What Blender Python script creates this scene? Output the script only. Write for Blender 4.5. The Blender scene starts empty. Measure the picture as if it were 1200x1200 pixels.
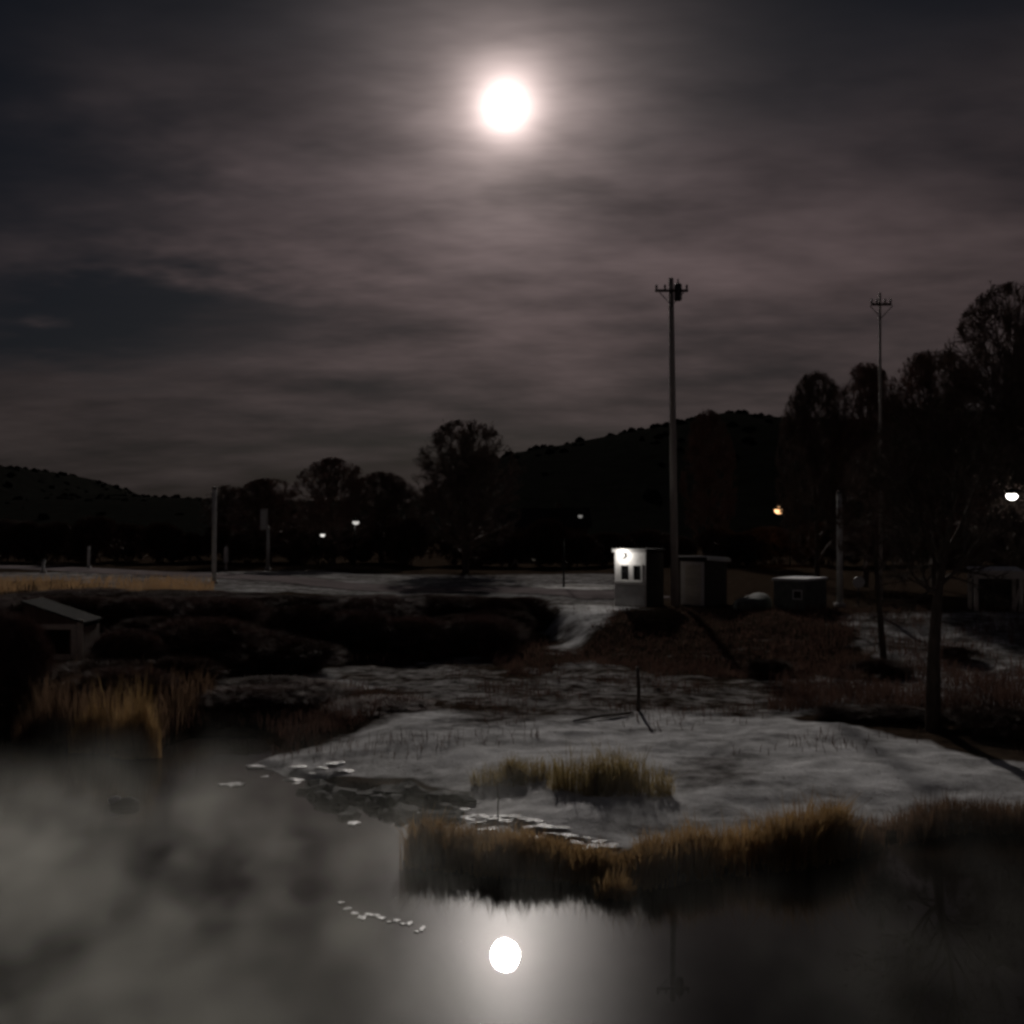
import bpy, bmesh, math, random
import numpy as np
from mathutils import Vector, Matrix

# ------------------------------------------------------------------ camera
sc = bpy.context.scene
COL = sc.collection
R = math.radians
EYE, F, PITCH = 4.5, 1300.0, R(0.81)          # eye height above the water, focal length for a 1200 px frame
cam_d = bpy.data.cameras.new('camera'); cam_d.sensor_width = 36; cam_d.lens = 36 * F / 1200
cam_d.clip_start = 0.1; cam_d.clip_end = 20000
cam = bpy.data.objects.new('camera', cam_d); COL.objects.link(cam)
cam.location = (0, 0, EYE); cam.rotation_euler = (R(90) + PITCH, 0, 0)
sc.camera = cam

# ------------------------------------------------------------------ sky
MOON_EL, MOON_AZ = R(20.88), math.atan(-8 / 1300.0)
MD = Vector((math.sin(MOON_AZ) * math.cos(MOON_EL), math.cos(MOON_AZ) * math.cos(MOON_EL), math.sin(MOON_EL)))
MOON_E = 1.25                                  # moonlight reaching the ground
world = bpy.data.worlds.new('World'); sc.world = world; world.use_nodes = True
wt = world.node_tree; wn = wt.nodes; wl = wt.links; wn.clear()

def W(kind, **kw):
    n = wn.new(kind)
    for k, v in kw.items(): setattr(n, k, v)
    return n
def wm(op, a, b=None, c=None, clamp=False):
    n = W('ShaderNodeMath', operation=op); n.use_clamp = clamp
    for i, v in enumerate((a, b, c)):
        if v is None: continue
        if isinstance(v, (int, float)): n.inputs[i].default_value = v
        else: wl.new(v, n.inputs[i])
    return n.outputs[0]
def wramp(fac, stops, interp='EASE'):
    n = W('ShaderNodeValToRGB'); n.color_ramp.interpolation = interp
    e = n.color_ramp.elements
    while len(e) < len(stops): e.new(0.5)
    for el, (p, c) in zip(e, stops):
        el.position = p; el.color = (*c, 1) if not isinstance(c, (int, float)) else (c, c, c, 1)
    wl.new(fac, n.inputs[0]); return n.outputs[0]
def wmix(fac, a, b, blend='MIX'):
    n = W('ShaderNodeMix', data_type='RGBA', blend_type=blend)
    if isinstance(fac, (int, float)): n.inputs[0].default_value = fac
    else: wl.new(fac, n.inputs[0])
    for i, v in ((6, a), (7, b)):
        if isinstance(v, tuple): n.inputs[i].default_value = (*v, 1)
        else: wl.new(v, n.inputs[i])
    return n.outputs[2]

tc = W('ShaderNodeTexCoord'); sep = W('ShaderNodeSeparateXYZ')
nrm = W('ShaderNodeVectorMath', operation='NORMALIZE'); wl.new(tc.outputs['Generated'], nrm.inputs[0])
wl.new(nrm.outputs[0], sep.inputs[0])
dx, dy, dz = sep.outputs
elev = wm('ARCSINE', dz)                                        # radians
dot = W('ShaderNodeVectorMath', operation='DOT_PRODUCT'); wl.new(nrm.outputs[0], dot.inputs[0]); dot.inputs[1].default_value = MD
theta = wm('MULTIPLY', wm('ARCCOSINE', wm('MINIMUM', dot.outputs['Value'], 0.9999999)), 57.2958)   # degrees from the moon
zc = wm('ADD', wm('MAXIMUM', dz, 0.0), 0.16)
comb = W('ShaderNodeCombineXYZ')                                # the cloud deck seen in perspective
wl.new(wm('DIVIDE', dx, zc), comb.inputs[0]); wl.new(wm('DIVIDE', dy, zc), comb.inputs[1])
def cloud(scale, detail, sx, sy, off, rough=0.55, dist=0.0, rot=0.0):
    mp = W('ShaderNodeMapping'); mp.inputs['Scale'].default_value = (sx, sy, 1); mp.inputs['Location'].default_value = off
    mp.inputs['Rotation'].default_value = (0, 0, rot)
    wl.new(comb.outputs[0], mp.inputs[0])
    n = W('ShaderNodeTexNoise', noise_dimensions='2D'); n.inputs['Scale'].default_value = scale; n.inputs['Detail'].default_value = detail
    n.inputs['Roughness'].default_value = rough; n.inputs['Distortion'].default_value = dist
    wl.new(mp.outputs[0], n.inputs['Vector']); return n.outputs['Fac']
c_big = cloud(0.9, 2, 0.8, 1.5, (3.3, 1.2, 0), 0.5, 0.0, R(12))
c_mid = cloud(1.9, 4, 0.95, 1.25, (7.1, 4.0, 0), 0.55, 0.0, R(24))
c_fin = cloud(5.0, 3, 0.7, 1.5, (1.7, 9.0, 0), 0.6, 0.0, R(20))
# thin places in the deck, by bearing and height in degrees: (bearing, height, width, depth, how thin), edges frayed by the cloud noise
az = wm('ADD', wm('MULTIPLY', wm('ARCTAN2', dx, dy), 57.2958), wm('MULTIPLY', wm('SUBTRACT', c_mid, 0.5), 16.0))
el = wm('ADD', wm('MULTIPLY', elev, 57.2958), wm('MULTIPLY_ADD', wm('SUBTRACT', c_mid, 0.5), 10.0, wm('MULTIPLY', dx, -7.0)))   # the streaks climb to the right
thin = None; azel = W('ShaderNodeCombineXYZ'); wl.new(az, azel.inputs[0]); wl.new(el, azel.inputs[1])
for a_, e_, sa, se, k in ((-20.5, 12.2, 8.5, 2.3, .95), (-29, 22.5, 11, 8.5, 1.0), (25, 26.0, 15, 5.5, .85), (0, 31.5, 40, 5.0, .9), (-9, 26.6, 9, 2.0, .38), (13, 19.6, 8, 1.8, .34), (6.0, 17.8, 2.2, 1.8, .30), (-14, 18.3, 6, 1.2, .22), (14, 23.5, 7, 2.5, .25),
                          (-1, 16.8, 2.6, .6, .16), (-5, 13.2, 5, .7, .12), (28, 16, 8, 1.5, .2), (-46, 15, 9, 2.5, .5), (50, 20, 12, 3, .5), (-75, 24, 14, 5, .5), (85, 15, 14, 3, .5), (130, 22, 20, 4, .5), (-130, 18, 20, 3, .5)):
    q = W('ShaderNodeVectorMath', operation='MULTIPLY_ADD'); wl.new(azel.outputs[0], q.inputs[0]); q.inputs[1].default_value = (1 / sa, 1 / se, 0); q.inputs[2].default_value = (-a_ / sa, -e_ / se, 0)
    dd = W('ShaderNodeVectorMath', operation='DOT_PRODUCT'); wl.new(q.outputs[0], dd.inputs[0]); wl.new(q.outputs[0], dd.inputs[1])
    thin = wm('MULTIPLY_ADD', wm('POWER', 0.36788, dd.outputs['Value']), k, thin if thin is not None else 0.0)
dens = wm('ADD', wm('ADD', wm('MULTIPLY', c_big, 0.45), wm('MULTIPLY', c_mid, 0.45)), wm('MULTIPLY', c_fin, 0.12))
dens = wm('SUBTRACT', dens, wm('MULTIPLY', thin, 0.50))
cover = wramp(dens, [(0.0, 0.0), (0.30, 0.34), (0.50, 0.80), (0.68, 1.0)], 'B_SPLINE')
elevn = wm('DIVIDE', elev, R(60), clamp=True)
band = wramp(elevn, [(0.0, (.036, .029, .027)), (0.08, (.054, .043, .041)), (0.17, (.098, .071, .070)), (0.27, (.086, .064, .066)),
                     (0.36, (.034, .029, .031)), (0.44, (.0135, .0135, .017)), (0.60, (.0125, .013, .017)), (1.0, (.014, .0145, .018))], 'B_SPLINE')
lat = wm('ADD', wm('MULTIPLY', wm('EXPONENT', wm('MULTIPLY', wm('POWER', wm('DIVIDE', theta, 18.0), 2.0), -1.0)), 0.62), 0.52)
lat = wm('MULTIPLY', lat, wm('MULTIPLY_ADD', c_mid, 1.3, wm('MULTIPLY_ADD', c_fin, 0.3, 0.18)))
cloud_c = wmix(1.0, band, W('ShaderNodeCombineColor').outputs[0], 'MULTIPLY')
latc = [n for n in wn if n.bl_idname == 'ShaderNodeCombineColor'][-1]
for i in range(3): wl.new(lat, latc.inputs[i])
# clear gaps between the clouds: a moonlit clear sky is the daylight sky, only far dimmer
nishita = W('ShaderNodeTexSky', sky_type='NISHITA'); nishita.sun_disc = False
nishita.sun_elevation = MOON_EL; nishita.sun_rotation = MOON_AZ
gapn = wmix(1.0, nishita.outputs[0], (.0007, .0008, .0010), 'MULTIPLY')
gap = wmix(1.0, gapn, (.0012, .0018, .0030), 'ADD')
skyc = wmix(cover, gap, cloud_c)
# the aureole: moonlight scattered forward in the cloud
h1 = wm('MULTIPLY', wm('EXPONENT', wm('DIVIDE', theta, -0.70)), 4.6)
h2 = wm('MULTIPLY', wm('EXPONENT', wm('DIVIDE', theta, -2.7)), 0.66)
fl = wm('ADD', wm('MULTIPLY', wm('ADD', c_mid, c_fin), 1.1), -0.10)
h2 = wm('MULTIPLY', h2, wm('MAXIMUM', fl, 0.15))
hal = W('ShaderNodeCombineColor'); hs = wm('ADD', h1, h2)
wl.new(wm('MULTIPLY', hs, 1.0), hal.inputs[0]); wl.new(wm('MULTIPLY', hs, 0.80), hal.inputs[1]); wl.new(wm('MULTIPLY', hs, 0.755), hal.inputs[2])
skyc = wmix(1.0, skyc, hal.outputs[0], 'ADD')
bg = W('ShaderNodeBackground'); wl.new(skyc, bg.inputs[0]); bg.inputs[1].default_value = 1.0
world.cycles.sampling_method = 'MANUAL'; world.cycles.sample_map_resolution = 256
wo = W('ShaderNodeOutputWorld'); wl.new(bg.outputs[0], wo.inputs[0])

# ------------------------------------------------------------------ render settings
sc.view_settings.view_transform = 'Standard'; sc.view_settings.look = 'None'
sc.view_settings.exposure = 0.0; sc.view_settings.gamma = 1.0; sc.view_settings.use_curve_mapping = False
sc.render.engine = 'CYCLES'
cy = sc.cycles
cy.use_denoising = True
try: cy.denoiser = 'OPENIMAGEDENOISE'
except Exception: pass
cy.max_bounces = 6; cy.diffuse_bounces = 2; cy.glossy_bounces = 3; cy.transmission_bounces = 3; cy.volume_bounces = 0; cy.transparent_max_bounces = 6
cy.sample_clamp_indirect = 6.0; cy.use_adaptive_sampling = True; cy.adaptive_threshold = 0.03; cy.adaptive_min_samples = 16
cy.filter_width = 3.0                           # a soft phone-camera lens
cy.volume_step_rate = 0.6
cy.caustics_reflective = False; cy.caustics_refractive = False

# ------------------------------------------------------------------ survey helpers
def ray(px, py):
    u, v = (px - 600) / F, (600 - py) / F
    return u, math.cos(PITCH) - v * math.sin(PITCH), math.sin(PITCH) + v * math.cos(PITCH)
def gp(px, py, z=0.0):                          # the point at height z that is sighted there
    a, b, c = ray(px, py); t = (z - EYE) / c
    return Vector((a * t, b * t, z))
def at(px, py, Y):                              # the point at distance Y that is sighted there
    a, b, c = ray(px, py); t = Y / b
    return Vector((a * t, Y, EYE + c * t))

# ------------------------------------------------------------------ object helpers
def link(o, parent=None):
    COL.objects.link(o)
    if parent is not None: o.parent = parent
    return o
def tag(o, label=None, cat=None, group=None, kind=None):
    for k, v in (('label', label), ('category', cat), ('group', group), ('kind', kind)):
        if v: o[k] = v
    return o
def empty(name, loc=(0, 0, 0), rz=0.0):
    o = bpy.data.objects.new(name, None); o.location = loc; o.rotation_euler = (0, 0, rz); o.empty_display_size = 0.2
    return link(o)
class MB:
    def __init__(s): s.v = []; s.f = []
    def box(s, c, d, rz=0.0, rx=0.0):
        M = Matrix.Translation(c) @ Matrix.Rotation(rz, 4, 'Z') @ Matrix.Rotation(rx, 4, 'X'); n = len(s.v)
        for k in range(8):
            p = M @ Vector((((k & 1) - .5) * d[0], (((k >> 1) & 1) - .5) * d[1], ((k >> 2) - .5) * d[2]))
            s.v.append(tuple(p))
        for q in ((0, 2, 3, 1), (4, 5, 7, 6), (0, 1, 5, 4), (2, 6, 7, 3), (0, 4, 6, 2), (1, 3, 7, 5)):
            s.f.append(tuple(n + i for i in q))
        return s
    def tube(s, pts, rad, n=6, cap=True):
        pts = [Vector(p) for p in pts]; b0 = len(s.v)
        for i, p in enumerate(pts):
            d = (pts[min(i + 1, len(pts) - 1)] - pts[max(i - 1, 0)]).normalized()
            a = d.cross(Vector((0.31, 0.95, 0.05))).normalized(); b = d.cross(a)
            for k in range(n):
                t = 2 * math.pi * k / n
                s.v.append(tuple(p + (a * math.cos(t) + b * math.sin(t)) * rad[i]))
        for i in range(len(pts) - 1):
            for k in range(n):
                s.f.append((b0 + i * n + k, b0 + i * n + (k + 1) % n, b0 + (i + 1) * n + (k + 1) % n, b0 + (i + 1) * n + k))
        if cap:
            s.f.append(tuple(b0 + k for k in range(n))[::-1]); e = b0 + (len(pts) - 1) * n
            s.f.append(tuple(e + k for k in range(n)))
        return s
    def tri(s, a, b, c):
        n = len(s.v); s.v += [tuple(a), tuple(b), tuple(c)]; s.f.append((n, n + 1, n + 2)); return s
    def prism(s, outline, z0, z1):                # outline in xy, extruded
        n = len(s.v); m = len(outline)
        s.v += [(x, y, z0) for x, y in outline] + [(x, y, z1) for x, y in outline]
        s.f.append(tuple(n + i for i in range(m))[::-1]); s.f.append(tuple(n + m + i for i in range(m)))
        for i in range(m): s.f.append((n + i, n + (i + 1) % m, n + m + (i + 1) % m, n + m + i))
        return s
    def mesh(s, name, mat, smooth=False):
        me = bpy.data.meshes.new(name); me.from_pydata(s.v, [], s.f); me.validate(); me.update()
        if mat: me.materials.append(mat)
        if smooth: me.polygons.foreach_set('use_smooth', [True] * len(me.polygons))
        return me
    def build(s, name, mat, parent=None, loc=None, smooth=False, bevel=0.0):
        o = bpy.data.objects.new(name, s.mesh(name, mat, smooth)); link(o, parent)
        if loc is not None: o.location = loc
        if bevel:
            m = o.modifiers.new('bevel', 'BEVEL'); m.width = bevel; m.segments = 2; m.limit_method = 'ANGLE'
        return o

# ------------------------------------------------------------------ materials
def mat_new(name):
    m = bpy.data.materials.new(name); m.use_nodes = True
    m.node_tree.nodes.clear(); return m, m.node_tree.nodes, m.node_tree.links
def mat(name, col, rough=0.8, var=0.25, scale=6.0, bump=0.0, spec=0.3, metal=0.0, stretch=(1, 1, 1), trans=0.0, col2=None):
    m, n, l = mat_new(name)
    out = n.new('ShaderNodeOutputMaterial'); bs = n.new('ShaderNodeBsdfPrincipled')
    tcn = n.new('ShaderNodeTexCoord'); mp = n.new('ShaderNodeMapping'); mp.inputs['Scale'].default_value = stretch
    nz = n.new('ShaderNodeTexNoise'); nz.inputs['Scale'].default_value = scale; nz.inputs['Detail'].default_value = 6; nz.inputs['Roughness'].default_value = 0.6
    l.new(tcn.outputs['Object'], mp.inputs[0]); l.new(mp.outputs[0], nz.inputs['Vector'])
    rp = n.new('ShaderNodeValToRGB'); e = rp.color_ramp.elements
    e[0].position = 0.3; e[1].position = 0.7
    c2 = col2 or tuple(min(1, c * (1 + var)) for c in col)
    e[0].color = (*[c * (1 - var) for c in col], 1); e[1].color = (*c2, 1)
    l.new(nz.outputs['Fac'], rp.inputs[0]); l.new(rp.outputs[0], bs.inputs['Base Color'])
    bs.inputs['Roughness'].default_value = rough; bs.inputs['Specular IOR Level'].default_value = spec; bs.inputs['Metallic'].default_value = metal
    if bump:
        bp = n.new('ShaderNodeBump'); bp.inputs['Strength'].default_value = bump; bp.inputs['Distance'].default_value = 0.02
        l.new(nz.outputs['Fac'], bp.inputs['Height']); l.new(bp.outputs[0], bs.inputs['Normal'])
    if trans:
        tr = n.new('ShaderNodeBsdfTranslucent'); l.new(rp.outputs[0], tr.inputs[0])
        mx = n.new('ShaderNodeMixShader'); mx.inputs[0].default_value = trans
        l.new(bs.outputs[0], mx.inputs[1]); l.new(tr.outputs[0], mx.inputs[2]); l.new(mx.outputs[0], out.inputs[0])
    else: l.new(bs.outputs[0], out.inputs[0])
    return m
def glow(name, col, strength):
    m, n, l = mat_new(name); out = n.new('ShaderNodeOutputMaterial'); em = n.new('ShaderNodeEmission')
    em.inputs[0].default_value = (*col, 1); em.inputs[1].default_value = strength; l.new(em.outputs[0], out.inputs[0])
    m.cycles.emission_sampling = 'FRONT' if name == 'moonlight' else 'NONE'   # the lamps carry their own light
    return m

M = {}
M['bark'] = mat('bark', (.095, .076, .063), .9, .35, 8, .6, stretch=(1, 1, .3), spec=.03)
M['twig'] = mat('twig', (.17, .13, .11), .85, .3, 3)
M['twig_red'] = mat('twig_red', (.19, .125, .105), .85, .3, 3)
M['twig_dark'] = mat('twig_dark', (.11, .066, .050), .85, .3, 3)
M['reed'] = mat('reed', (.38, .225, .090), .75, .45, 1.6, trans=.5, col2=(.54, .36, .17), spec=.1)
M['reed_dark'] = mat('reed_dark', (.17, .105, .066), .75, .35, 2.5, trans=.45, spec=.08)
M['tussock'] = mat('tussock', (.33, .24, .10), .7, .3, 3, trans=.5, col2=(.44, .35, .17))
M['dead'] = mat('dead', (.12, .070, .054), .9, .4, 1.2, trans=.25, spec=.05)
M['straw'] = mat('straw', (.46, .29, .15), .75, .3, 2, trans=.4)  # dry grass, with the warm light on the verge put into its colour
M['rock'] = mat('rock', (.018, .017, .016), .8, .4, 7, .8, spec=.08)
M['snowcap'] = mat('snowcap', (.72, .72, .74), .75, .08, 9, .3)
M['ice'] = mat('ice', (.36, .37, .38), .42, .2, 10, .8, spec=.5)
M['pole_wood'] = mat('pole_wood', (.48, .44, .40), .85, .25, 5, .3, stretch=(3, 3, .2))
M['dark_wood'] = mat('dark_wood', (.075, .06, .05), .85, .3, 6, .3, stretch=(3, 3, .3))
M['black_post'] = mat('black_post', (.02, .02, .02), .9, .2, 5, spec=.0)
M['galv'] = mat('galv', (.55, .55, .54), .5, .12, 6, spec=.5)
M['metal_dark'] = mat('metal_dark', (.06, .06, .06), .5, .2, 6)
M['insul'] = mat('insul', (.30, .28, .27), .25, .1, 6, spec=.6)
M['white_paint'] = mat('white_paint', (.72, .70, .68), .55, .10, 4, .05)
M['grey_paint'] = mat('grey_paint', (.42, .41, .40), .6, .15, 4, .08)
M['dark_board'] = mat('dark_board', (.055, .050, .045), .8, .25, 5, .2)
M['brown_board'] = mat('brown_board', (.16, .11, .085), .85, .3, 4, .25, stretch=(4, 4, .4))
M['pale_board'] = mat('pale_board', (.66, .62, .54), .85, .2, 4, .2, stretch=(.5, 4, 4))
M['roof_felt'] = mat('roof_felt', (.04, .038, .036), .95, .2, 8, .3, spec=.02)
M['brick_wall'] = mat('brick_wall', (.10, .075, .062), .85, .25, 3, .2)
M['hull'] = mat('hull', (.13, .135, .125), .8, .25, 4, spec=.05)
M['forest'] = mat('forest', (.014, .014, .012), 1.0, .3, .2, spec=0.0)
def glass():
    m, n, l = mat_new('window_glass'); out = n.new('ShaderNodeOutputMaterial'); b = n.new('ShaderNodeBsdfPrincipled')
    b.inputs['Base Color'].default_value = (.012, .012, .013, 1); b.inputs['Roughness'].default_value = .08; b.inputs['Specular IOR Level'].default_value = .5
    l.new(b.outputs[0], out.inputs[0]); return m
M['glass'] = glass()

# ------------------------------------------------------------------ noise for the land
def vhash(ix, iy, seed):
    h = (ix.astype(np.int64) * 374761393 + iy.astype(np.int64) * 668265263 + seed * 974711) & 0x7fffffff
    h = ((h ^ (h >> 13)) * 1274126177) & 0x7fffffff
    return ((h ^ (h >> 16)) & 0xffff) / 65535.0
def vnoise(x, y, seed=0):
    ix, iy = np.floor(x), np.floor(y); fx, fy = x - ix, y - iy
    fx = fx * fx * (3 - 2 * fx); fy = fy * fy * (3 - 2 * fy)
    a, b, c, d = vhash(ix, iy, seed), vhash(ix + 1, iy, seed), vhash(ix, iy + 1, seed), vhash(ix + 1, iy + 1, seed)
    return (a * (1 - fx) + b * fx) * (1 - fy) + (c * (1 - fx) + d * fx) * fy
def fbm(x, y, oct=4, seed=0):
    s, a, t = 0, 1.0, 0
    for o in range(oct):
        s = s + a * vnoise(x * 2 ** o, y * 2 ** o, seed + o * 17); t += a; a *= .5
    return s / t
def sstep(a, b, x):
    t = np.clip((x - a) / (b - a), 0, 1); return t * t * (3 - 2 * t)

def sd_poly(poly, x, y):                          # signed distance, positive inside
    d = np.full(x.shape, 1e9); ins = np.zeros(x.shape, bool); n = len(poly)
    for i in range(n):
        (ax, ay), (bx, by) = poly[i], poly[(i + 1) % n]
        ex, ey = bx - ax, by - ay; wx, wy = x - ax, y - ay
        t = np.clip((wx * ex + wy * ey) / (ex * ex + ey * ey + 1e-12), 0, 1)
        d = np.minimum(d, (wx - ex * t) ** 2 + (wy - ey * t) ** 2)
        c = (ay > y) != (by > y)
        ins ^= c & (x < (bx - ax) * (y - ay) / ((by - ay) if by != ay else 1e-9) + ax)
    return np.where(ins, 1, -1) * np.sqrt(d)

SH = [(-400, 60), (-60, 33), (-20, 30.5)] + [tuple(gp(*p).xy) for p in
      ((0, 838), (60, 866), (110, 880), (165, 886), (225, 862), (300, 862), (330, 880), (285, 897), (330, 912), (380, 918), (440, 932),
       (505, 958), (478, 982), (486, 1014), (560, 1023), (700, 1033), (765, 1040), (840, 1026), (960, 1012), (1040, 990), (1130, 974), (1215, 980))] + \
     [(20, 16.5), (60, 19), (400, 40), (3000, 400), (3000, 4000), (-3000, 4000), (-3000, 400)]
BX = [-60, -12, -8, -5, -2, 1.3, 2.7, 4.4, 7.3, 10, 60]
BB = [30, 28, 29, 33, 39, 41, 35, 32.5, 31.7, 31, 31]
BT = [40, 37, 38, 42, 46, 46, 43, 43, 42.7, 42, 42]
def height(x, y):
    x = np.asarray(x, float); y = np.asarray(y, float)
    wob = (fbm(x * .8, y * .8, 3, 5) - .5) * .55
    d = sd_poly(SH, x, y) + wob
    low = np.where(d > 0, .10 * sstep(0, .25, d) + .26 * sstep(.1, 3.0, d), -.7 * sstep(0, 2.5, -d) - .02)
    b0, b1 = np.interp(x, BX, BB), np.interp(x, BX, BT)
    jit = (fbm(x * .35, y * .35, 3, 9) - .5) * 2.5
    p = sstep(b0, b1, y + jit)
    lift = 1.3 + .25 * sstep(-7, -14, x)
    h = np.where(d > 0, low * (1 - p) + lift * p, low)
    on = sstep(0, .8, d)
    h = h + on * ((fbm(x * 1.6, y * 1.6, 4, 21) - .5) * .11 * (1 - .6 * p) + (fbm(x * .9 + y * .5, y * 3.2, 3, 45) - .5) * .03 * (1 - p) + (fbm(x * .3, y * .3, 3, 33) - .5) * .22 * (1 - .7 * p))
    back = sstep(-25, -40, y)
    return h * (1 - back) + 1.0 * back
def hz(x, y): return float(height(np.array([x]), np.array([y]))[0])

# bare or dim ground and one painted shadow, as outlines on the land: (outline, how much snow is left, soft edge in metres)
def zone(pts, z): return [tuple(gp(px, py, z).xy) for px, py in pts]
ZONES = [
    (zone(((-300, 690), (60, 686), (190, 706), (350, 697), (500, 703), (640, 712), (655, 735), (605, 756)), 1.3) +
     zone(((540, 766), (480, 778), (370, 784), (335, 800), (420, 804), (515, 822), (430, 846), (330, 866), (150, 900), (-300, 890)), .4), -.6, .8),
    (zone(((610, 752), (650, 736), (720, 716), (900, 713), (985, 716)), 1.3) + zone(((1060, 800), (960, 788), (850, 792), (760, 784), (690, 768)), .5), .0, .6),
    (zone(((900, 713), (1240, 705), (1240, 835), (1060, 828), (900, 790)), .9), .34, 1.0),
    (zone(((930, 838), (1060, 822), (1250, 828), (1250, 890), (1150, 880), (1090, 862)), .45), -.5, .3),
    (zone(((370, 776), (640, 752), (760, 782), (1050, 800), (1060, 832), (900, 838), (760, 832), (560, 850), (520, 832), (400, 800)), .42), .22, .8),
    (zone(((748, 722), (740, 690), (752, 668), (1400, 662), (1400, 712)), 1.3), -.05, .9),
    (zone(((780, 880), (870, 880), (890, 915), (790, 922)), .35), .45, .35),  # shadow in the hollow beside the largest tussock, painted as thinner snow
    (zone(((360, 912), (480, 918), (545, 938), (540, 968), (470, 968), (400, 945)), .05), -.6, .15),
    (zone(((478, 975), (560, 990), (640, 1003), (720, 1004), (800, 990), (960, 974), (1060, 962), (1250, 965), (1250, 1100), (478, 1100)), .1), -.4, .2),
]
def snow_cover(x, y):
    s = np.where(y > 36, .92 - .58 * sstep(40, 47, y), .92)
    wob = (fbm(x * .9, y * .9, 4, 77) - .5) * 1.6
    for poly, val, soft in ZONES:
        d = sd_poly(poly, x, y)
        k = sstep(-soft, soft, d + wob * min(1, soft * 1.3))
        s = s * (1 - k) + np.minimum(s, val) * k
    far = sstep(74, 80, y + (fbm(x * .1, y * .1, 3, 3) - .5) * 8)          # the wood's floor begins
    s = s * (1 - far) - .8 * far
    wet = sd_poly(SH, x, y)
    s = s * sstep(-.10, .03, wet + (fbm(x * 2.5, y * 2.5, 3, 12) - .5) * .3)
    return np.clip(s, -.8, 1)

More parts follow.
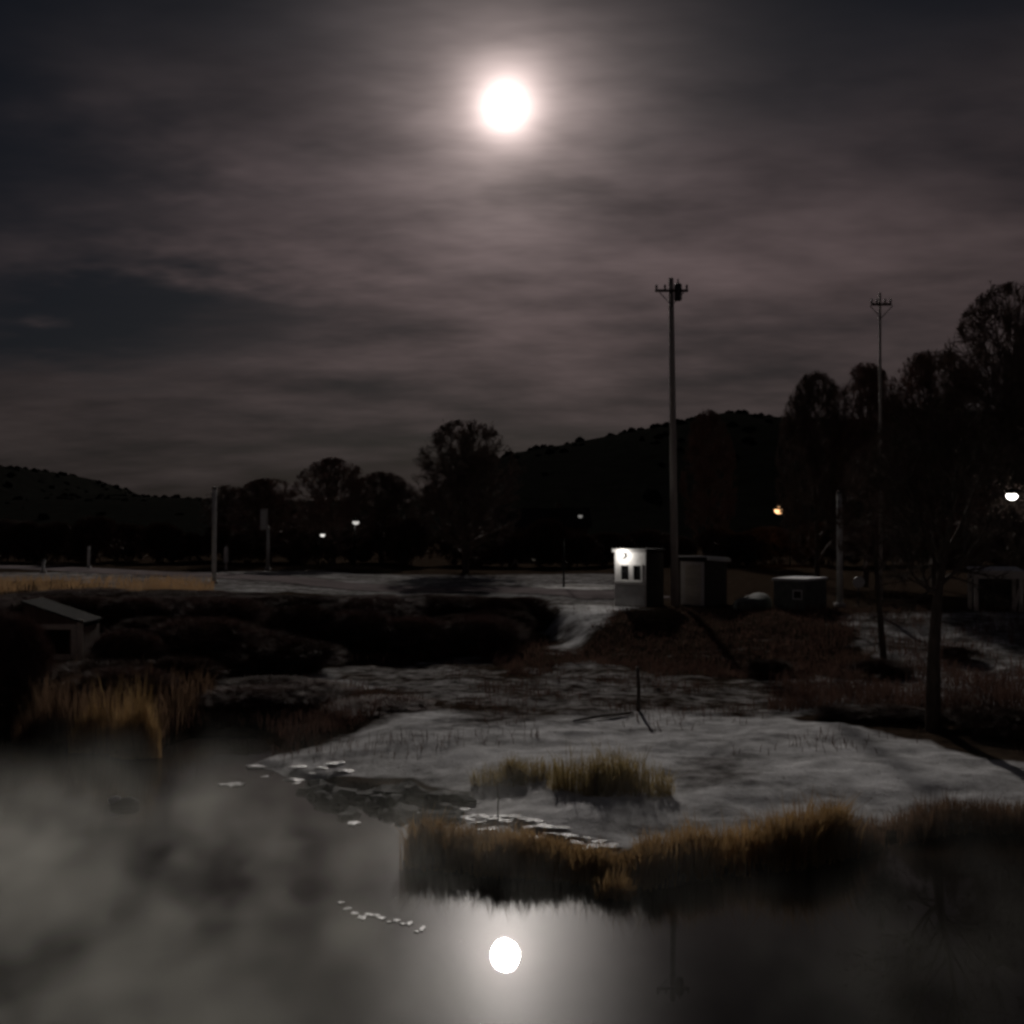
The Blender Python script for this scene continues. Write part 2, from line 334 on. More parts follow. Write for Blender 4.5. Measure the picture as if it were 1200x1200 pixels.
# ------------------------------------------------------------------ ground
def build_ground():
    ys = np.concatenate([np.linspace(-300, -40, 14)[:-1], np.linspace(-40, 8, 30)[:-1], np.arange(8, 30, .09), np.arange(30, 60, .22), np.arange(60, 110, .8),
                         np.geomspace(110, 5000, 40)])
    us = np.linspace(-1, 1, 421); us = np.sign(us) * (0.72 * np.abs(us) + .28 * np.abs(us) ** 3)
    wd = np.where(ys > 8, 15 + .62 * ys, 20 + np.abs(ys - 8) * 2.0)
    X = us[None, :] * wd[:, None]; Y = np.repeat(ys[:, None], len(us), 1)
    Z = height(X.ravel(), Y.ravel()); S = snow_cover(X.ravel(), Y.ravel())
    nr, nc = X.shape
    v = np.stack([X.ravel(), Y.ravel(), Z], 1)
    i = np.arange(nr * nc).reshape(nr, nc)
    f = np.stack([i[:-1, :-1], i[:-1, 1:], i[1:, 1:], i[1:, :-1]], -1).reshape(-1, 4)
    me = bpy.data.meshes.new('ground'); me.from_pydata(v.tolist(), [], f.tolist()); me.update()
    a = me.attributes.new('snow', 'FLOAT', 'POINT'); a.data.foreach_set('value', S.astype(np.float32))
    me.polygons.foreach_set('use_smooth', [True] * len(me.polygons))
    m, n, l = mat_new('snowy_ground')
    out = n.new('ShaderNodeOutputMaterial'); bs = n.new('ShaderNodeBsdfPrincipled'); l.new(bs.outputs[0], out.inputs[0])
    at_ = n.new('ShaderNodeAttribute'); at_.attribute_name = 'snow'
    geo = n.new('ShaderNodeNewGeometry')
    def noise(sc_, det, ro=.6, sx=1, sy=1):
        mp = n.new('ShaderNodeMapping'); mp.inputs['Scale'].default_value = (sx, sy, 1); l.new(geo.outputs['Position'], mp.inputs[0])
        z = n.new('ShaderNodeTexNoise'); z.inputs['Scale'].default_value = sc_; z.inputs['Detail'].default_value = det; z.inputs['Roughness'].default_value = ro
        l.new(mp.outputs[0], z.inputs['Vector']); return z.outputs['Fac']
    def mth(op, a, b, clamp=False):
        q = n.new('ShaderNodeMath'); q.operation = op; q.use_clamp = clamp
        for k, v_ in enumerate((a, b)):
            if isinstance(v_, (int, float)): q.inputs[k].default_value = v_
            else: l.new(v_, q.inputs[k])
        return q.outputs[0]
    n1 = noise(2.3, 8, .65); n2 = noise(.55, 5, .55, .7, 1.4); n3 = noise(14, 4)
    cov = mth('ADD', at_.outputs['Fac'], mth('MULTIPLY', mth('SUBTRACT', n1, .5), 1.0))
    cov = mth('ADD', cov, mth('MULTIPLY', mth('SUBTRACT', n2, .5), .6))
    rp = n.new('ShaderNodeValToRGB'); rp.color_ramp.elements[0].position = .10; rp.color_ramp.elements[1].position = .82; l.new(cov, rp.inputs[0])
    soil = n.new('ShaderNodeValToRGB'); e = soil.color_ramp.elements
    e[0].color = (.018, .014, .011, 1); e[1].color = (.085, .058, .040, 1); e[0].position = .3; e[1].position = .75; l.new(n1, soil.inputs[0])
    snw = n.new('ShaderNodeValToRGB'); e = snw.color_ramp.elements
    e[0].color = (.36, .355, .355, 1); e[1].color = (.87, .865, .87, 1); e[0].position = .38; e[1].position = .60; l.new(mth('ADD', mth('MULTIPLY', n2, .5), mth('MULTIPLY', n1, .5)), snw.inputs[0])
    mx = n.new('ShaderNodeMix'); mx.data_type = 'RGBA'; l.new(rp.outputs[0], mx.inputs[0]); l.new(soil.outputs[0], mx.inputs[6]); l.new(snw.outputs[0], mx.inputs[7])
    speck = n.new('ShaderNodeValToRGB'); speck.color_ramp.elements[0].position = .60; speck.color_ramp.elements[1].position = .70; l.new(noise(9, 5, .7), speck.inputs[0])
    grit = n.new('ShaderNodeMix'); grit.data_type = 'RGBA'; l.new(mth('MULTIPLY', speck.outputs[0], .75), grit.inputs[0]); l.new(mx.outputs[2], grit.inputs[6]); grit.inputs[7].default_value = (.07, .052, .04, 1)
    l.new(grit.outputs[2], bs.inputs['Base Color']); bs.inputs['Roughness'].default_value = .85; bs.inputs['Specular IOR Level'].default_value = .0
    bp = n.new('ShaderNodeBump'); bp.inputs['Strength'].default_value = .9; bp.inputs['Distance'].default_value = .07
    l.new(mth('ADD', mth('MULTIPLY', n1, .45), mth('ADD', mth('MULTIPLY', n3, .5), mth('MULTIPLY', noise(38, 3), .3))), bp.inputs['Height']); l.new(bp.outputs[0], bs.inputs['Normal'])
    me.materials.append(m)
    o = link(bpy.data.objects.new('ground', me)); tag(o, 'patchy snow over brown soil, low flats and a bank above them', kind='structure')
build_ground()

def build_road():
    pts = [(-70, 92), (-40, 84)] + [tuple(gp(*p, 1.3).xy) for p in ((180, 677), (300, 682), (450, 690), (600, 692), (690, 696), (742, 702))]
    P = [Vector((*p, 0)) for p in pts]; mb = MB(); rows = []
    dense = []
    for i in range(len(P) - 1):
        p0, p1, p2, p3 = P[max(i - 1, 0)], P[i], P[i + 1], P[min(i + 2, len(P) - 1)]
        for k in range(14):
            t = k / 14
            dense.append(.5 * ((2 * p1) + (p2 - p0) * t + (2 * p0 - 5 * p1 + 4 * p2 - p3) * t * t + (3 * p1 - p0 - 3 * p2 + p3) * t ** 3))
    nx = 9
    XY = []
    for i, p in enumerate(dense):
        d = (dense[min(i + 1, len(dense) - 1)] - dense[max(i - 1, 0)]).normalized(); nn = Vector((-d.y, d.x, 0))
        for k in range(nx): XY.append(p + nn * (k / (nx - 1) - .5) * 4.6)
    Z = height(np.array([q.x for q in XY]), np.array([q.y for q in XY]))
    mb.v = [(q.x, q.y, float(z) + .035) for q, z in zip(XY, Z)]
    for i in range(len(dense) - 1):
        for k in range(nx - 1): mb.f.append((i * nx + k, i * nx + k + 1, (i + 1) * nx + k + 1, (i + 1) * nx + k))
    m = mat('packed_snow', (.22, .19, .19), .9, .35, .5, .5, spec=.0, stretch=(1, 1, 1))
    o = mb.build('road', m, smooth=True); tag(o, 'pale snow-packed road running across behind the dark thicket', kind='structure')
build_road()

# ------------------------------------------------------------------ water
def build_water():
    mb = MB(); mb.v = [(-90, -60, 0), (90, -60, 0), (90, 60, 0), (-90, 60, 0)]; mb.f = [(0, 1, 2, 3)]
    m, n, l = mat_new('still_water'); out = n.new('ShaderNodeOutputMaterial')
    geo = n.new('ShaderNodeNewGeometry')
    nz = n.new('ShaderNodeTexNoise'); nz.inputs['Scale'].default_value = 1.7; nz.inputs['Detail'].default_value = 3
    l.new(geo.outputs['Position'], nz.inputs['Vector'])
    bp = n.new('ShaderNodeBump'); bp.inputs['Strength'].default_value = .007; bp.inputs['Distance'].default_value = .02; l.new(nz.outputs['Fac'], bp.inputs['Height'])
    fr = n.new('ShaderNodeFresnel'); fr.inputs['IOR'].default_value = 1.38; l.new(bp.outputs[0], fr.inputs['Normal'])
    df = n.new('ShaderNodeBsdfDiffuse'); df.inputs[0].default_value = (.016, .014, .012, 1)
    g1 = n.new('ShaderNodeBsdfGlossy'); g1.distribution = 'BECKMANN'; g1.inputs['Roughness'].default_value = .024; l.new(bp.outputs[0], g1.inputs['Normal'])
    g2 = n.new('ShaderNodeBsdfGlossy'); g2.distribution = 'BECKMANN'; g2.inputs['Roughness'].default_value = .31
    g3 = n.new('ShaderNodeBsdfGlossy'); g3.distribution = 'BECKMANN'; g3.inputs['Roughness'].default_value = .20
    mg = n.new('ShaderNodeMixShader'); mg.inputs[0].default_value = .10; mg1 = n.new('ShaderNodeMixShader'); mg1.inputs[0].default_value = .014; l.new(g1.outputs[0], mg1.inputs[1]); l.new(g3.outputs[0], mg1.inputs[2]); l.new(mg1.outputs[0], mg.inputs[1]); l.new(g2.outputs[0], mg.inputs[2])
    mx = n.new('ShaderNodeMixShader'); l.new(fr.outputs[0], mx.inputs[0]); l.new(df.outputs[0], mx.inputs[1]); l.new(mg.outputs[0], mx.inputs[2])
    l.new(mx.outputs[0], out.inputs[0])
    o = mb.build('water', m); tag(o, 'still dark water mirroring the moon under drifting mist', kind='structure')
build_water()

# ------------------------------------------------------------------ moon (gives all the moonlight)
def build_moon():
    D = 6000.0; ang = R(0.66); r = D * math.tan(ang)
    L = MOON_E / (math.pi * math.sin(ang) ** 2)
    bm = bmesh.new(); bmesh.ops.create_icosphere(bm, subdivisions=4, radius=r)
    me = bpy.data.meshes.new('moon'); bm.to_mesh(me); bm.free()
    me.polygons.foreach_set('use_smooth', [True] * len(me.polygons))
    me.materials.append(glow('moonlight', (1.0, .93, .87), L))
    o = link(bpy.data.objects.new('moon', me)); o.location = Vector((0, 0, EYE)) + MD * D
    tag(o, 'bright full moon high in the cloudy night sky', 'moon')
build_moon()

# ------------------------------------------------------------------ hills and far wood
def ridge_hill(name, prof, Yr, y0, y1, label, seed):
    px = [p[0] for p in prof]; py = [p[1] for p in prof]
    us = np.linspace(min(px), max(px), 160); ts = np.linspace(0, 1, 36)
    ridge = np.interp(us, px, py)
    top = EYE + (618.4 - ridge) / F * Yr - 2.0
    vs, fs = [], []
    for j, t in enumerate(ts):
        Y = y0 + (y1 - y0) * t
        k = (Yr - y0) / (y1 - y0)
        s = math.sin(min(t / k, 1) * math.pi / 2) if t <= k else math.cos((t - k) / (1 - k) * math.pi / 2)
        x = (us - 600) / F * Yr * (1 + .15 * (Y - Yr) / Yr)
        n_ = (fbm(x * .02, np.full_like(x, Y * .02), 4, seed) - .5) * 6 * (1 - s * .8)
        z = top * s ** 1.1 + n_ * s + .5
        vs += [(float(a), float(Y), float(b)) for a, b in zip(x, z)]
    m = len(us)
    for j in range(len(ts) - 1):
        for i in range(m - 1): fs.append((j * m + i, j * m + i + 1, (j + 1) * m + i + 1, (j + 1) * m + i))
    mb = MB(); mb.v = vs; mb.f = fs
    o = mb.build(name, M['forest'], smooth=True); tag(o, label, kind='structure')
    return np.array(vs).reshape(len(ts), m, 3)
hR = ridge_hill('hill', [(430, 640), (500, 585), (560, 548), (600, 531), (650, 522), (720, 508), (790, 494), (830, 486), (870, 491), (940, 497), (1000, 492), (1100, 486), (1250, 480), (1500, 500), (1900, 590)],
                430, 190, 800, 'long dark wooded hill rising behind the kiosk and bare trees', 3)
hL = ridge_hill('hill', [(-700, 560), (-300, 530), (0, 542), (60, 549), (88, 566), (110, 577), (180, 580), (260, 582), (400, 586), (520, 600), (640, 630)],
                520, 260, 900, 'low dark hill behind the snowy road and pale poles', 8)

rng = random.Random(4)
def build_far_wood():
    bm = bmesh.new(); bmesh.ops.create_icosphere(bm, subdivisions=2, radius=1)
    base = np.array([v.co[:] for v in bm.verts]); bf = [[v.index for v in f.verts] for f in bm.faces]; bm.free()
    V, Fc = [], []; nrs = np.random.RandomState(5)
    for H, cnt in ((hR, 2600), (hL, 1700)):
        for c in range(cnt):
            j = int(nrs.beta(3.2, 1.6) * 24) if nrs.rand() < .6 else int(nrs.uniform(14, 24)); j = min(j, H.shape[0] - 1); i = nrs.randint(H.shape[1])
            p = H[j, i] + nrs.uniform(-3, 3, 3) * (1, 1, 0)
            r = nrs.uniform(.8, 2.0); hh = r * nrs.uniform(.6, 1.1)
            q = base * (1 + nrs.uniform(-.25, .25, (len(base), 1))) * (r, r, hh) + p + (0, 0, -.25 * hh - .1)
            V.append(q)
    verts = np.concatenate(V)
    faces = []; nb = len(base)
    for k in range(len(V)):
        o = k * nb; faces += [[a + o for a in f] for f in bf]
    mb = MB(); mb.v = verts.tolist(); mb.f = faces
    o = mb.build('wood', M['forest']); tag(o, 'far dark wood covering the hills', 'wood', kind='stuff')
build_far_wood()

# ------------------------------------------------------------------ bare trees
def rdir(r, d, spread):
    a = d.orthogonal().normalized(); b = d.cross(a); t = r.uniform(0, 2 * math.pi)
    return (d * math.cos(spread) + (a * math.cos(t) + b * math.sin(t)) * math.sin(spread)).normalized()
def reach(p, d, env):
    """Distance from p along d to the crown's envelope, an ellipsoid (centre height, half width, half height)."""
    zc_, a, c, _fray = env; P = Vector((p.x / a, p.y / a, (p.z - zc_) / c)); D = Vector((d.x / a, d.y / a, d.z / c))
    A, B, C = D.dot(D), P.dot(D), P.dot(P) - 1; q = B * B - A * C
    t = max((-B + math.sqrt(q)) / A, 0.0) if q > 0 else 0.0
    e = P + D * t; az_ = math.atan2(e.y, e.x)                # an uneven outline, lobed round the crown
    return t * (.92 + .10 * math.sin(2 * az_ + 1.3 * e.z + zc_ * 9) + .07 * math.sin(5 * az_ - 2.2 * e.z + a * 7))
def limb(r, mb, p, d, L, rad, lvl, top, kids, twigw, tw_len, up, env):
    """One branch with its side branches; the last level ends in single thin twigs."""
    far = reach(p, d, env) * .98; full = min(1.0, far / L + .2); L = min(L, max(far, .12 * L))
    n = 4 if lvl == 0 else 3
    pts, rads, ds = [p], [rad], [d]; q = p
    for i in range(n):
        d = (d + Vector((r.uniform(-1, 1), r.uniform(-1, 1), r.uniform(-1, 1))) * .17 + Vector((0, 0, up))).normalized()
        q = q + d * (L / n); pts.append(q); rads.append(max(rad * (1 - .72 * (i + 1) / n), twigw * .6)); ds.append(d)
    mb.tube(pts, rads, 5 if lvl < 1 else 3, cap=False)
    for k in range(max(1, round(kids[lvl] * full))):
        t = r.uniform(.10, 1.0) if k else 1.0
        i = min(int(t * n), n - 1); f = t * n - i
        s = pts[i].lerp(pts[i + 1], f); dd = ds[i + 1]
        if lvl + 1 < top:
            limb(r, mb, s, rdir(r, dd, r.uniform(.4, 1.0) if k else .2), L * r.uniform(.5, .8), max(rads[i] * .58, twigw), lvl + 1, top, kids, twigw, tw_len, up * .7, env)
        else:
            for m_ in range(6):
                td = rdir(r, dd, r.uniform(.2, 1.1)); side = td.orthogonal().normalized() * twigw
                side.rotate(Matrix.Rotation(r.uniform(0, 6.28), 3, td))
                tl = min(tw_len * r.uniform(.6, 1.3), reach(s, td, env) * 1.05 + env[3] * tw_len)
                mb.tri(s - side, s + side, s + td * tl)
def make_tree(seed, h, trunk_h, r0, n_limb, limb_len, kids, twigw=.022, tw_len=.8, spread=(.35, .95), up=.10, lean=(0, 0), stems=1, half=None):
    """Meshes for trunk and crown with the foot at the origin."""
    r = random.Random(seed); tr = MB(); cr = MB()
    low = trunk_h * .55; env = ((h + low) / 2, half or h * .36, (h - low) / 2, .12 if stems == 1 else .75)
    for s_ in range(stems):
        d = Vector((lean[0] + (r.uniform(-.5, .5) if stems > 1 else 0), lean[1] + (r.uniform(-.5, .5) if stems > 1 else 0), 1)).normalized()
        q = Vector((r.uniform(-.3, .3), r.uniform(-.3, .3), 0)) * (half or 0) * (stems > 1)
        pts, rads = [q + Vector((0, 0, -.25))], [r0 * 1.35]
        nseg = 7; tot = h * (.72 if stems == 1 else r.uniform(.5, .85)); pts.append(q + d * .1); rads.append(r0)
        for i in range(nseg):
            d = (d + Vector((r.uniform(-.09, .09), r.uniform(-.09, .09), .06))).normalized()
            pts.append(pts[-1] + d * (tot / nseg)); rads.append(r0 * (1 - .88 * (i + 1) / nseg) ** .9 + .004)
        tr.tube(pts, rads, 8 if stems == 1 else 5)
        for k in range(n_limb):
            t = (k + .5) / n_limb; z = trunk_h + (tot - trunk_h) * t
            f = min(max(z / tot * nseg + 1, 1), nseg + .98); i = int(f); b = pts[i].lerp(pts[i + 1], f - i) if i + 1 < len(pts) else pts[-1]
            a = k * 2.4 + r.uniform(-.4, .4); sp = spread[1] + (spread[0] - spread[1]) * t
            dd = Vector((math.cos(a) * math.sin(sp), math.sin(a) * math.sin(sp), math.cos(sp)))
            limb(r, cr, b, dd, limb_len * r.uniform(.45, 1.1), rads[min(i, len(rads) - 1)] * .6, 0, 3, kids, twigw, tw_len, up, env)
    return tr, cr
PROTO = {}
def proto(key, bark, twig, **kw):
    tr, cr = make_tree(**kw); z = max(p[2] for p in cr.v)
    PROTO[key] = (tr.mesh('trunk', M[bark], True), cr.mesh('crown', M[twig]), z)
for s in range(4):
    proto(('tree', s), 'bark', 'twig_red' if s % 2 else 'twig', seed=11 + s, h=10, trunk_h=.8, r0=.24, n_limb=18, limb_len=4.2, kids=(6, 6, 5), twigw=.019, tw_len=.8, spread=(.25, 1.25), up=.05, half=3.7)
def plant(key, name, loc, hgt, wid, label, cat, group=None, rz=0.0):
    tr, cr, z = PROTO[key]
    root = empty(name, (loc[0], loc[1], loc[2]), rz)
    for nm, me in (('trunk' if name.endswith('tree') else 'stem', tr), ('crown' if name.endswith('tree') else 'branches', cr)):
        o = bpy.data.objects.new(nm, me); link(o, root); o.scale = (wid, wid, hgt / z)
        if nm == 'stem': o['kind'] = 'stuff'
    return tag(root, label, cat, group)
# sighted position of crown centre, top, distance, sideways scale, variant, label
TREES = [
    (546, 491, 80, 1.12, 0, 'broad round-crowned bare tree, darkest one standing alone under the moon'),
    (390, 535, 90, 1.0, 1, 'rounded bare tree behind the lit lamp post across the road'),
    (447, 552, 94, .95, 2, 'low bare tree between the lone broad tree and the lit lamp post'),
    (316, 560, 92, 1.0, 3, 'bare tree behind the pole with the boxy head across the road'),
    (268, 568, 104, .80, 0, 'small bare tree just behind the thin pale pole'),
    (830, 478, 105, .75, 1, 'bare tree topping the ridge line beside the tall utility pole'),
    (957, 433, 62, .62, 2, 'round bare tree left of the faint second utility pole'),
    (1014, 423, 60, .66, 3, 'bare tree right behind the faint second utility pole'),
    (1096, 407, 57, .95, 1, 'bare tree between the second utility pole and the tallest tree'),
    (1192, 329, 52, 1.05, 0, 'tallest bare tree, cut off by the edge of the picture'),
]
for px, py, Y, w, k, lab in TREES:
    b = at(px, 600, Y); z = hz(b.x, Y); t = at(px, py, Y).z
    plant(('tree', k), 'bare_tree', (b.x, Y, z - .05), t - z + .1, w, lab, 'tree', 'bare trees behind the road', rng.uniform(0, 6))
# undergrowth along the edge of the wood
proto(('bush', 0), 'twig_dark', 'twig_dark', seed=41, h=2.2, trunk_h=.1, r0=.03, n_limb=6, limb_len=1.1, kids=(5, 4, 4), twigw=.026, tw_len=.4, spread=(.3, 1.2), up=.03, stems=5, half=1.5)
proto(('bush', 1), 'twig_dark', 'twig_dark', seed=42, h=2.2, trunk_h=.1, r0=.03, n_limb=6, limb_len=1.1, kids=(5, 4, 4), twigw=.026, tw_len=.4, spread=(.3, 1.3), up=.03, stems=5, half=1.7)
for i in range(34):
    px = -40 + i * 38 + rng.uniform(-10, 10); Y = rng.uniform(90, 98)
    b = at(px, 640, Y); z = hz(b.x, Y)
    W_ = 'left of the thin tall pole' if px < 250 else 'between the thin tall pole and the lone broad tree' if px < 480 else 'between the lone broad tree and the kiosk' if px < 740 else 'between the kiosk and the grey pole' if px < 985 else 'behind the open shelter and the thick trunk'
    plant(('bush', i % 2), 'tall_bush', (b.x, Y, z - .05), rng.uniform(2.6, 4.2), rng.uniform(1.1, 1.6), 'dark leafless bush beyond the road ' + W_, 'bush', 'bushes beyond the road ' + W_, rng.uniform(0, 6))

# thicket on the left bank: low dark shrubs
proto(('shrub', 0), 'twig_dark', 'twig_dark', seed=51, h=1.1, trunk_h=.04, r0=.014, n_limb=5, limb_len=.6, kids=(5, 4, 4), twigw=.007, tw_len=.34, spread=(.25, 1.2), up=.04, stems=8, half=.85)
proto(('shrub', 1), 'twig_dark', 'twig_red', seed=52, h=1.1, trunk_h=.04, r0=.014, n_limb=5, limb_len=.6, kids=(5, 4, 4), twigw=.007, tw_len=.34, spread=(.25, 1.2), up=.04, stems=8, half=.85)
TH = ZONES[0][0]
def SPOT(x, y):
    k = ('behind the hut' if x < -9.5 else 'nearest the kiosk' if x > -3.5 else 'along the thicket edge below the road' if y > 40 else 'at the foot of the thicket above the inlet' if y < 32 else 'in the middle of the thicket')
    return 'low dark leafless shrub ' + k, 'shrub', 'shrubs ' + k
cand = []
while len(cand) < 64:
    x, y = rng.uniform(-19, 1.5), rng.uniform(24, 47.5)
    d = sd_poly(TH, np.array([x]), np.array([y]))[0]; w = sd_poly(SH, np.array([x]), np.array([y]))[0]
    if d > .5 and w > .8 and not (x > -7.6 and y < 24.5) and not (-14.6 < x < -10.6 and 22 < y < 32.5) and all((x - a) ** 2 + (y - b) ** 2 > .9 for a, b in cand): cand.append((x, y))
for i, (x, y) in enumerate(cand):
    zz = hz(x, y); lim = EYE - (y / F) * 78 - zz           # keep the road in view above the thicket
    h = min(rng.uniform(.9, 1.5), max(lim, .45)) if x < -7.6 or y > 29.5 else rng.uniform(.3, .5)
    plant(('shrub', i % 2), 'low_shrub', (x, y, zz - .03), h, rng.uniform(1.25, 2.1), *SPOT(x, y), rng.uniform(0, 6))

# the near tree on the flat: dark trunk with a thin crown
proto('near', 'bark', 'bark', seed=73, h=9.5, trunk_h=3.4, r0=.23, n_limb=12, limb_len=3.0, kids=(6, 6, 5), twigw=.008, tw_len=.5, spread=(.3, 1.1), up=.06, lean=(-.03, 0), half=2.9)
b = gp(1094, 852, .42); zb = hz(b.x, b.y)
plant('near', 'bare_tree', (b.x, b.y, zb - .05), 6.9, .72, 'near bare tree with a thick dark trunk standing on the snow flat', 'tree', None, 1.0)
proto('thin', 'bark', 'twig', seed=75, h=7, trunk_h=2.6, r0=.12, n_limb=8, limb_len=2.0, kids=(5, 5, 4), twigw=.011, tw_len=.45, spread=(.3, .9), up=.08, half=1.5)
b = gp(1036, 765, .8); zb = hz(b.x, b.y)
plant('thin', 'bare_tree', (b.x, b.y, zb - .05), 7.0, .9, 'slender bare tree on the bank in front of the faint second utility pole', 'tree', None, 0.3)
# reddish brush at the picture's edge on the left bank, before the hut
proto(('brush', 0), 'twig_red', 'twig_red', seed=61, h=2.2, trunk_h=.1, r0=.03, n_limb=7, limb_len=1.0, kids=(5, 5, 4), twigw=.009, tw_len=.35, spread=(.25, 1.0), up=.05, stems=7, half=.95)
for px, py, w, h, lab in ((8, 826, .95, 2.7, 'tall reddish brush half hiding the pale hut'), (-40, 830, 1.2, 3.1, 'reddish brush cut off by the edge of the picture beside the hut'), (150, 800, 1.0, 1.5, 'reddish brush between the hut and the dark thicket')):
    b = gp(px, py, .35); plant(('brush', 0), 'tall_brush', (b.x, b.y, hz(b.x, b.y) - .03), h, w, lab, 'brush', None, px)
# brush at the foot of the near tree
for px, py, w, h, lab in ((1150, 850, 1.1, .55, 'low dark shrub right of the thick trunk on the flat'), (1195, 856, 1.2, .6, 'low dark shrub at the end of the dark strip, farthest from the thick trunk'),
                          (1050, 838, .9, .35, 'low dark shrub just left of the thick trunk on the flat'), (985, 838, .7, .28, 'flat dark shrub at the thin end of the dark strip'),
                          (1030, 775, .9, .55, 'dark shrub at the foot of the slender tree'), (900, 772, .8, .5, 'low dark shrub on the brown bank below the grey box shed'),
                          (1120, 762, .9, .4, 'low dark shrub on the snowy bank below the open shelter')):
    b = gp(px, py, .45 if py > 800 else .8); plant(('shrub', 0), 'low_shrub', (b.x, b.y, hz(b.x, b.y) - .03), h, w, lab, 'shrub', None, px)

# ------------------------------------------------------------------ grass and reeds
def blades(r, spots, hgt, wid, bend, wind=(0, 0)):
    V, Fc = [], []
    for (x, y, z, hs) in spots:
        h = hs * (r.uniform(.3, 1.0) ** .6 if r.random() < .93 else r.uniform(1.0, 1.3)) * hgt * 1.05; a = r.uniform(0, 6.283); w = wid * r.uniform(.7, 1.3)
        dx_, dy_ = math.cos(a) * w, math.sin(a) * w
        b = bend * h * abs(r.gauss(0, 1)); t = r.uniform(0, 6.283); ox, oy = math.cos(t) * b + wind[0] * h, math.sin(t) * b + wind[1] * h
        n = len(V)
        V += [(x - dx_, y - dy_, z - .04), (x + dx_, y + dy_, z - .04), (x - dx_ * .8 + ox * .35, y - dy_ * .8 + oy * .35, z + h * .6), (x + dx_ * .8 + ox * .35, y + dy_ * .8 + oy * .35, z + h * .6), (x + ox, y + oy, z + h * .97)]
        Fc += [(n, n + 1, n + 3, n + 2), (n + 2, n + 3, n + 4)]
    mb = MB(); mb.v = V; mb.f = Fc; return mb
def grass_obj(name, mb, material, label, cat, kind=None, group=None):
    o = mb.build(name, M[material]); return tag(o, label, cat, group, kind)
def zs(xy):
    a = np.array(xy); return height(a[:, 0], a[:, 1])
r1 = random.Random(9)
rs = np.random.RandomState(17)
def belt(line, n, depth, clump_seed, prof=None):
    """Stems along a line of shore points, denser in clumps; prof gives relative height by x."""
    P = np.array([tuple(p) for p in line]); L = np.hypot(*(P[1:] - P[:-1]).T); N = n * 4
    i = rs.choice(len(L), N, p=L / L.sum()); t = rs.rand(N); q = rs.rand(N)
    xy = P[i] + (P[i + 1] - P[i]) * t[:, None] + rs.normal(0, .06, (N, 2)); xy[:, 1] += q * depth
    c = fbm(xy[:, 0] * 1.3, xy[:, 1] * 1.3, 3, clump_seed)
    k = np.nonzero(rs.rand(N) < np.clip((c - .28) * 3.2, .05, 1))[0][:n]
    xy, q, c = xy[k], q[k], c[k]; h = (1 - .38 * q) * (.6 + .8 * c)
    if prof: h = h * np.interp(xy[:, 0], [a[0] for a in prof], [a[1] for a in prof])
    z = np.maximum(height(xy[:, 0], xy[:, 1]), -.06)
    return [(float(a), float(b), float(d), float(e)) for (a, b), d, e in zip(xy, z, h)]
PROF = [(gp(px, 1060).x, v) for px, v in ((480, 1.05), (540, .9), (600, .72), (690, .62), (760, .75), (840, .98), (960, 1.05), (1100, 1.0))]
front = [gp(480, 1018).xy, gp(560, 1026).xy, gp(640, 1030).xy, gp(720, 1038).xy, gp(765, 1043).xy]
grass_obj('reeds', blades(r1, belt(front, 4600, .6, 4, PROF), .70, .0080, .26), 'reed', 'tawny reed bed along the water just above the mirrored moon', 'reeds', 'stuff')
right = [gp(755, 1043).xy, gp(840, 1029).xy, gp(960, 1015).xy, gp(1000, 1003).xy]
grass_obj('reeds', blades(r1, belt(right, 3300, .7, 6, PROF), .68, .0080, .28), 'reed', 'dim brown reed bed continuing along the shore beside the bright reeds', 'reeds', 'stuff')
rr = [gp(985, 1008).xy, gp(1040, 992).xy, gp(1130, 976).xy, gp(1260, 982).xy]
grass_obj('reeds', blades(r1, belt(rr, 2600, .7, 7), .42, .0065, .28), 'reed_dark', 'low dark sedge along the far end of the snowy shore', 'sedge', 'stuff')
lf = [gp(-60, 832).xy, gp(0, 842).xy, gp(60, 870).xy, gp(110, 884).xy, gp(172, 889).xy]
grass_obj('reeds', blades(r1, belt(lf, 4200, 5.0, 14), 1.1, .0085, .26), 'reed_dark', 'brown reed bed covering the bank in front of the hut', 'reeds', 'stuff')
def tuft(px, py, z, wpx, h, n, material, name, label, cat, spread=.34, dens=.6, depth=.55):
    c = gp(px, py, z); w = wpx / F * c.y / 2; xy, hs = [], []
    for k in range(n):
        a, q = r1.uniform(0, 6.283), r1.random() ** dens; x, y = math.cos(a) * q, math.sin(a) * q
        x += .25 * math.sin(a * 3 + px); xy.append((c.x + x * w, c.y + y * w * depth)); hs.append((1 - .45 * q * q) * r1.uniform(.75, 1.15))
    z_ = zs(xy); sp = [(x, y, float(k), hh) for (x, y), k, hh in zip(xy, z_, hs)]
    mb = blades(r1, sp, h, .006, spread); return grass_obj(name, mb, material, label, cat)
tuft(713, 922, .35, 128, .74, 1500, 'tussock', 'grass_tussock', 'largest tawny grass tussock, in the middle of the snow flat', 'grass tussock')
tuft(604, 909, .35, 92, .42, 800, 'tussock', 'grass_tussock', 'smaller pale tussock beside the largest one on the snow flat', 'grass tussock')
tuft(722, 1052, .0, 48, .50, 450, 'reed', 'reed_clump', 'pale reed clump standing out from the shore into the water', 'reeds')
tuft(160, 884, .05, 56, 1.6, 800, 'reed', 'reed_clump', 'tall tan reed clump at the tip of the hut bank', 'reeds', .14)
tuft(118, 874, .1, 70, 1.2, 700, 'reed', 'reed_clump', 'tan reed clump between the hut and the tallest reeds', 'reeds', .16)
tuft(62, 862, .1, 90, 1.1, 700, 'reed_dark', 'reed_clump', 'brown reed clump below the opening of the hut', 'reeds', .18)
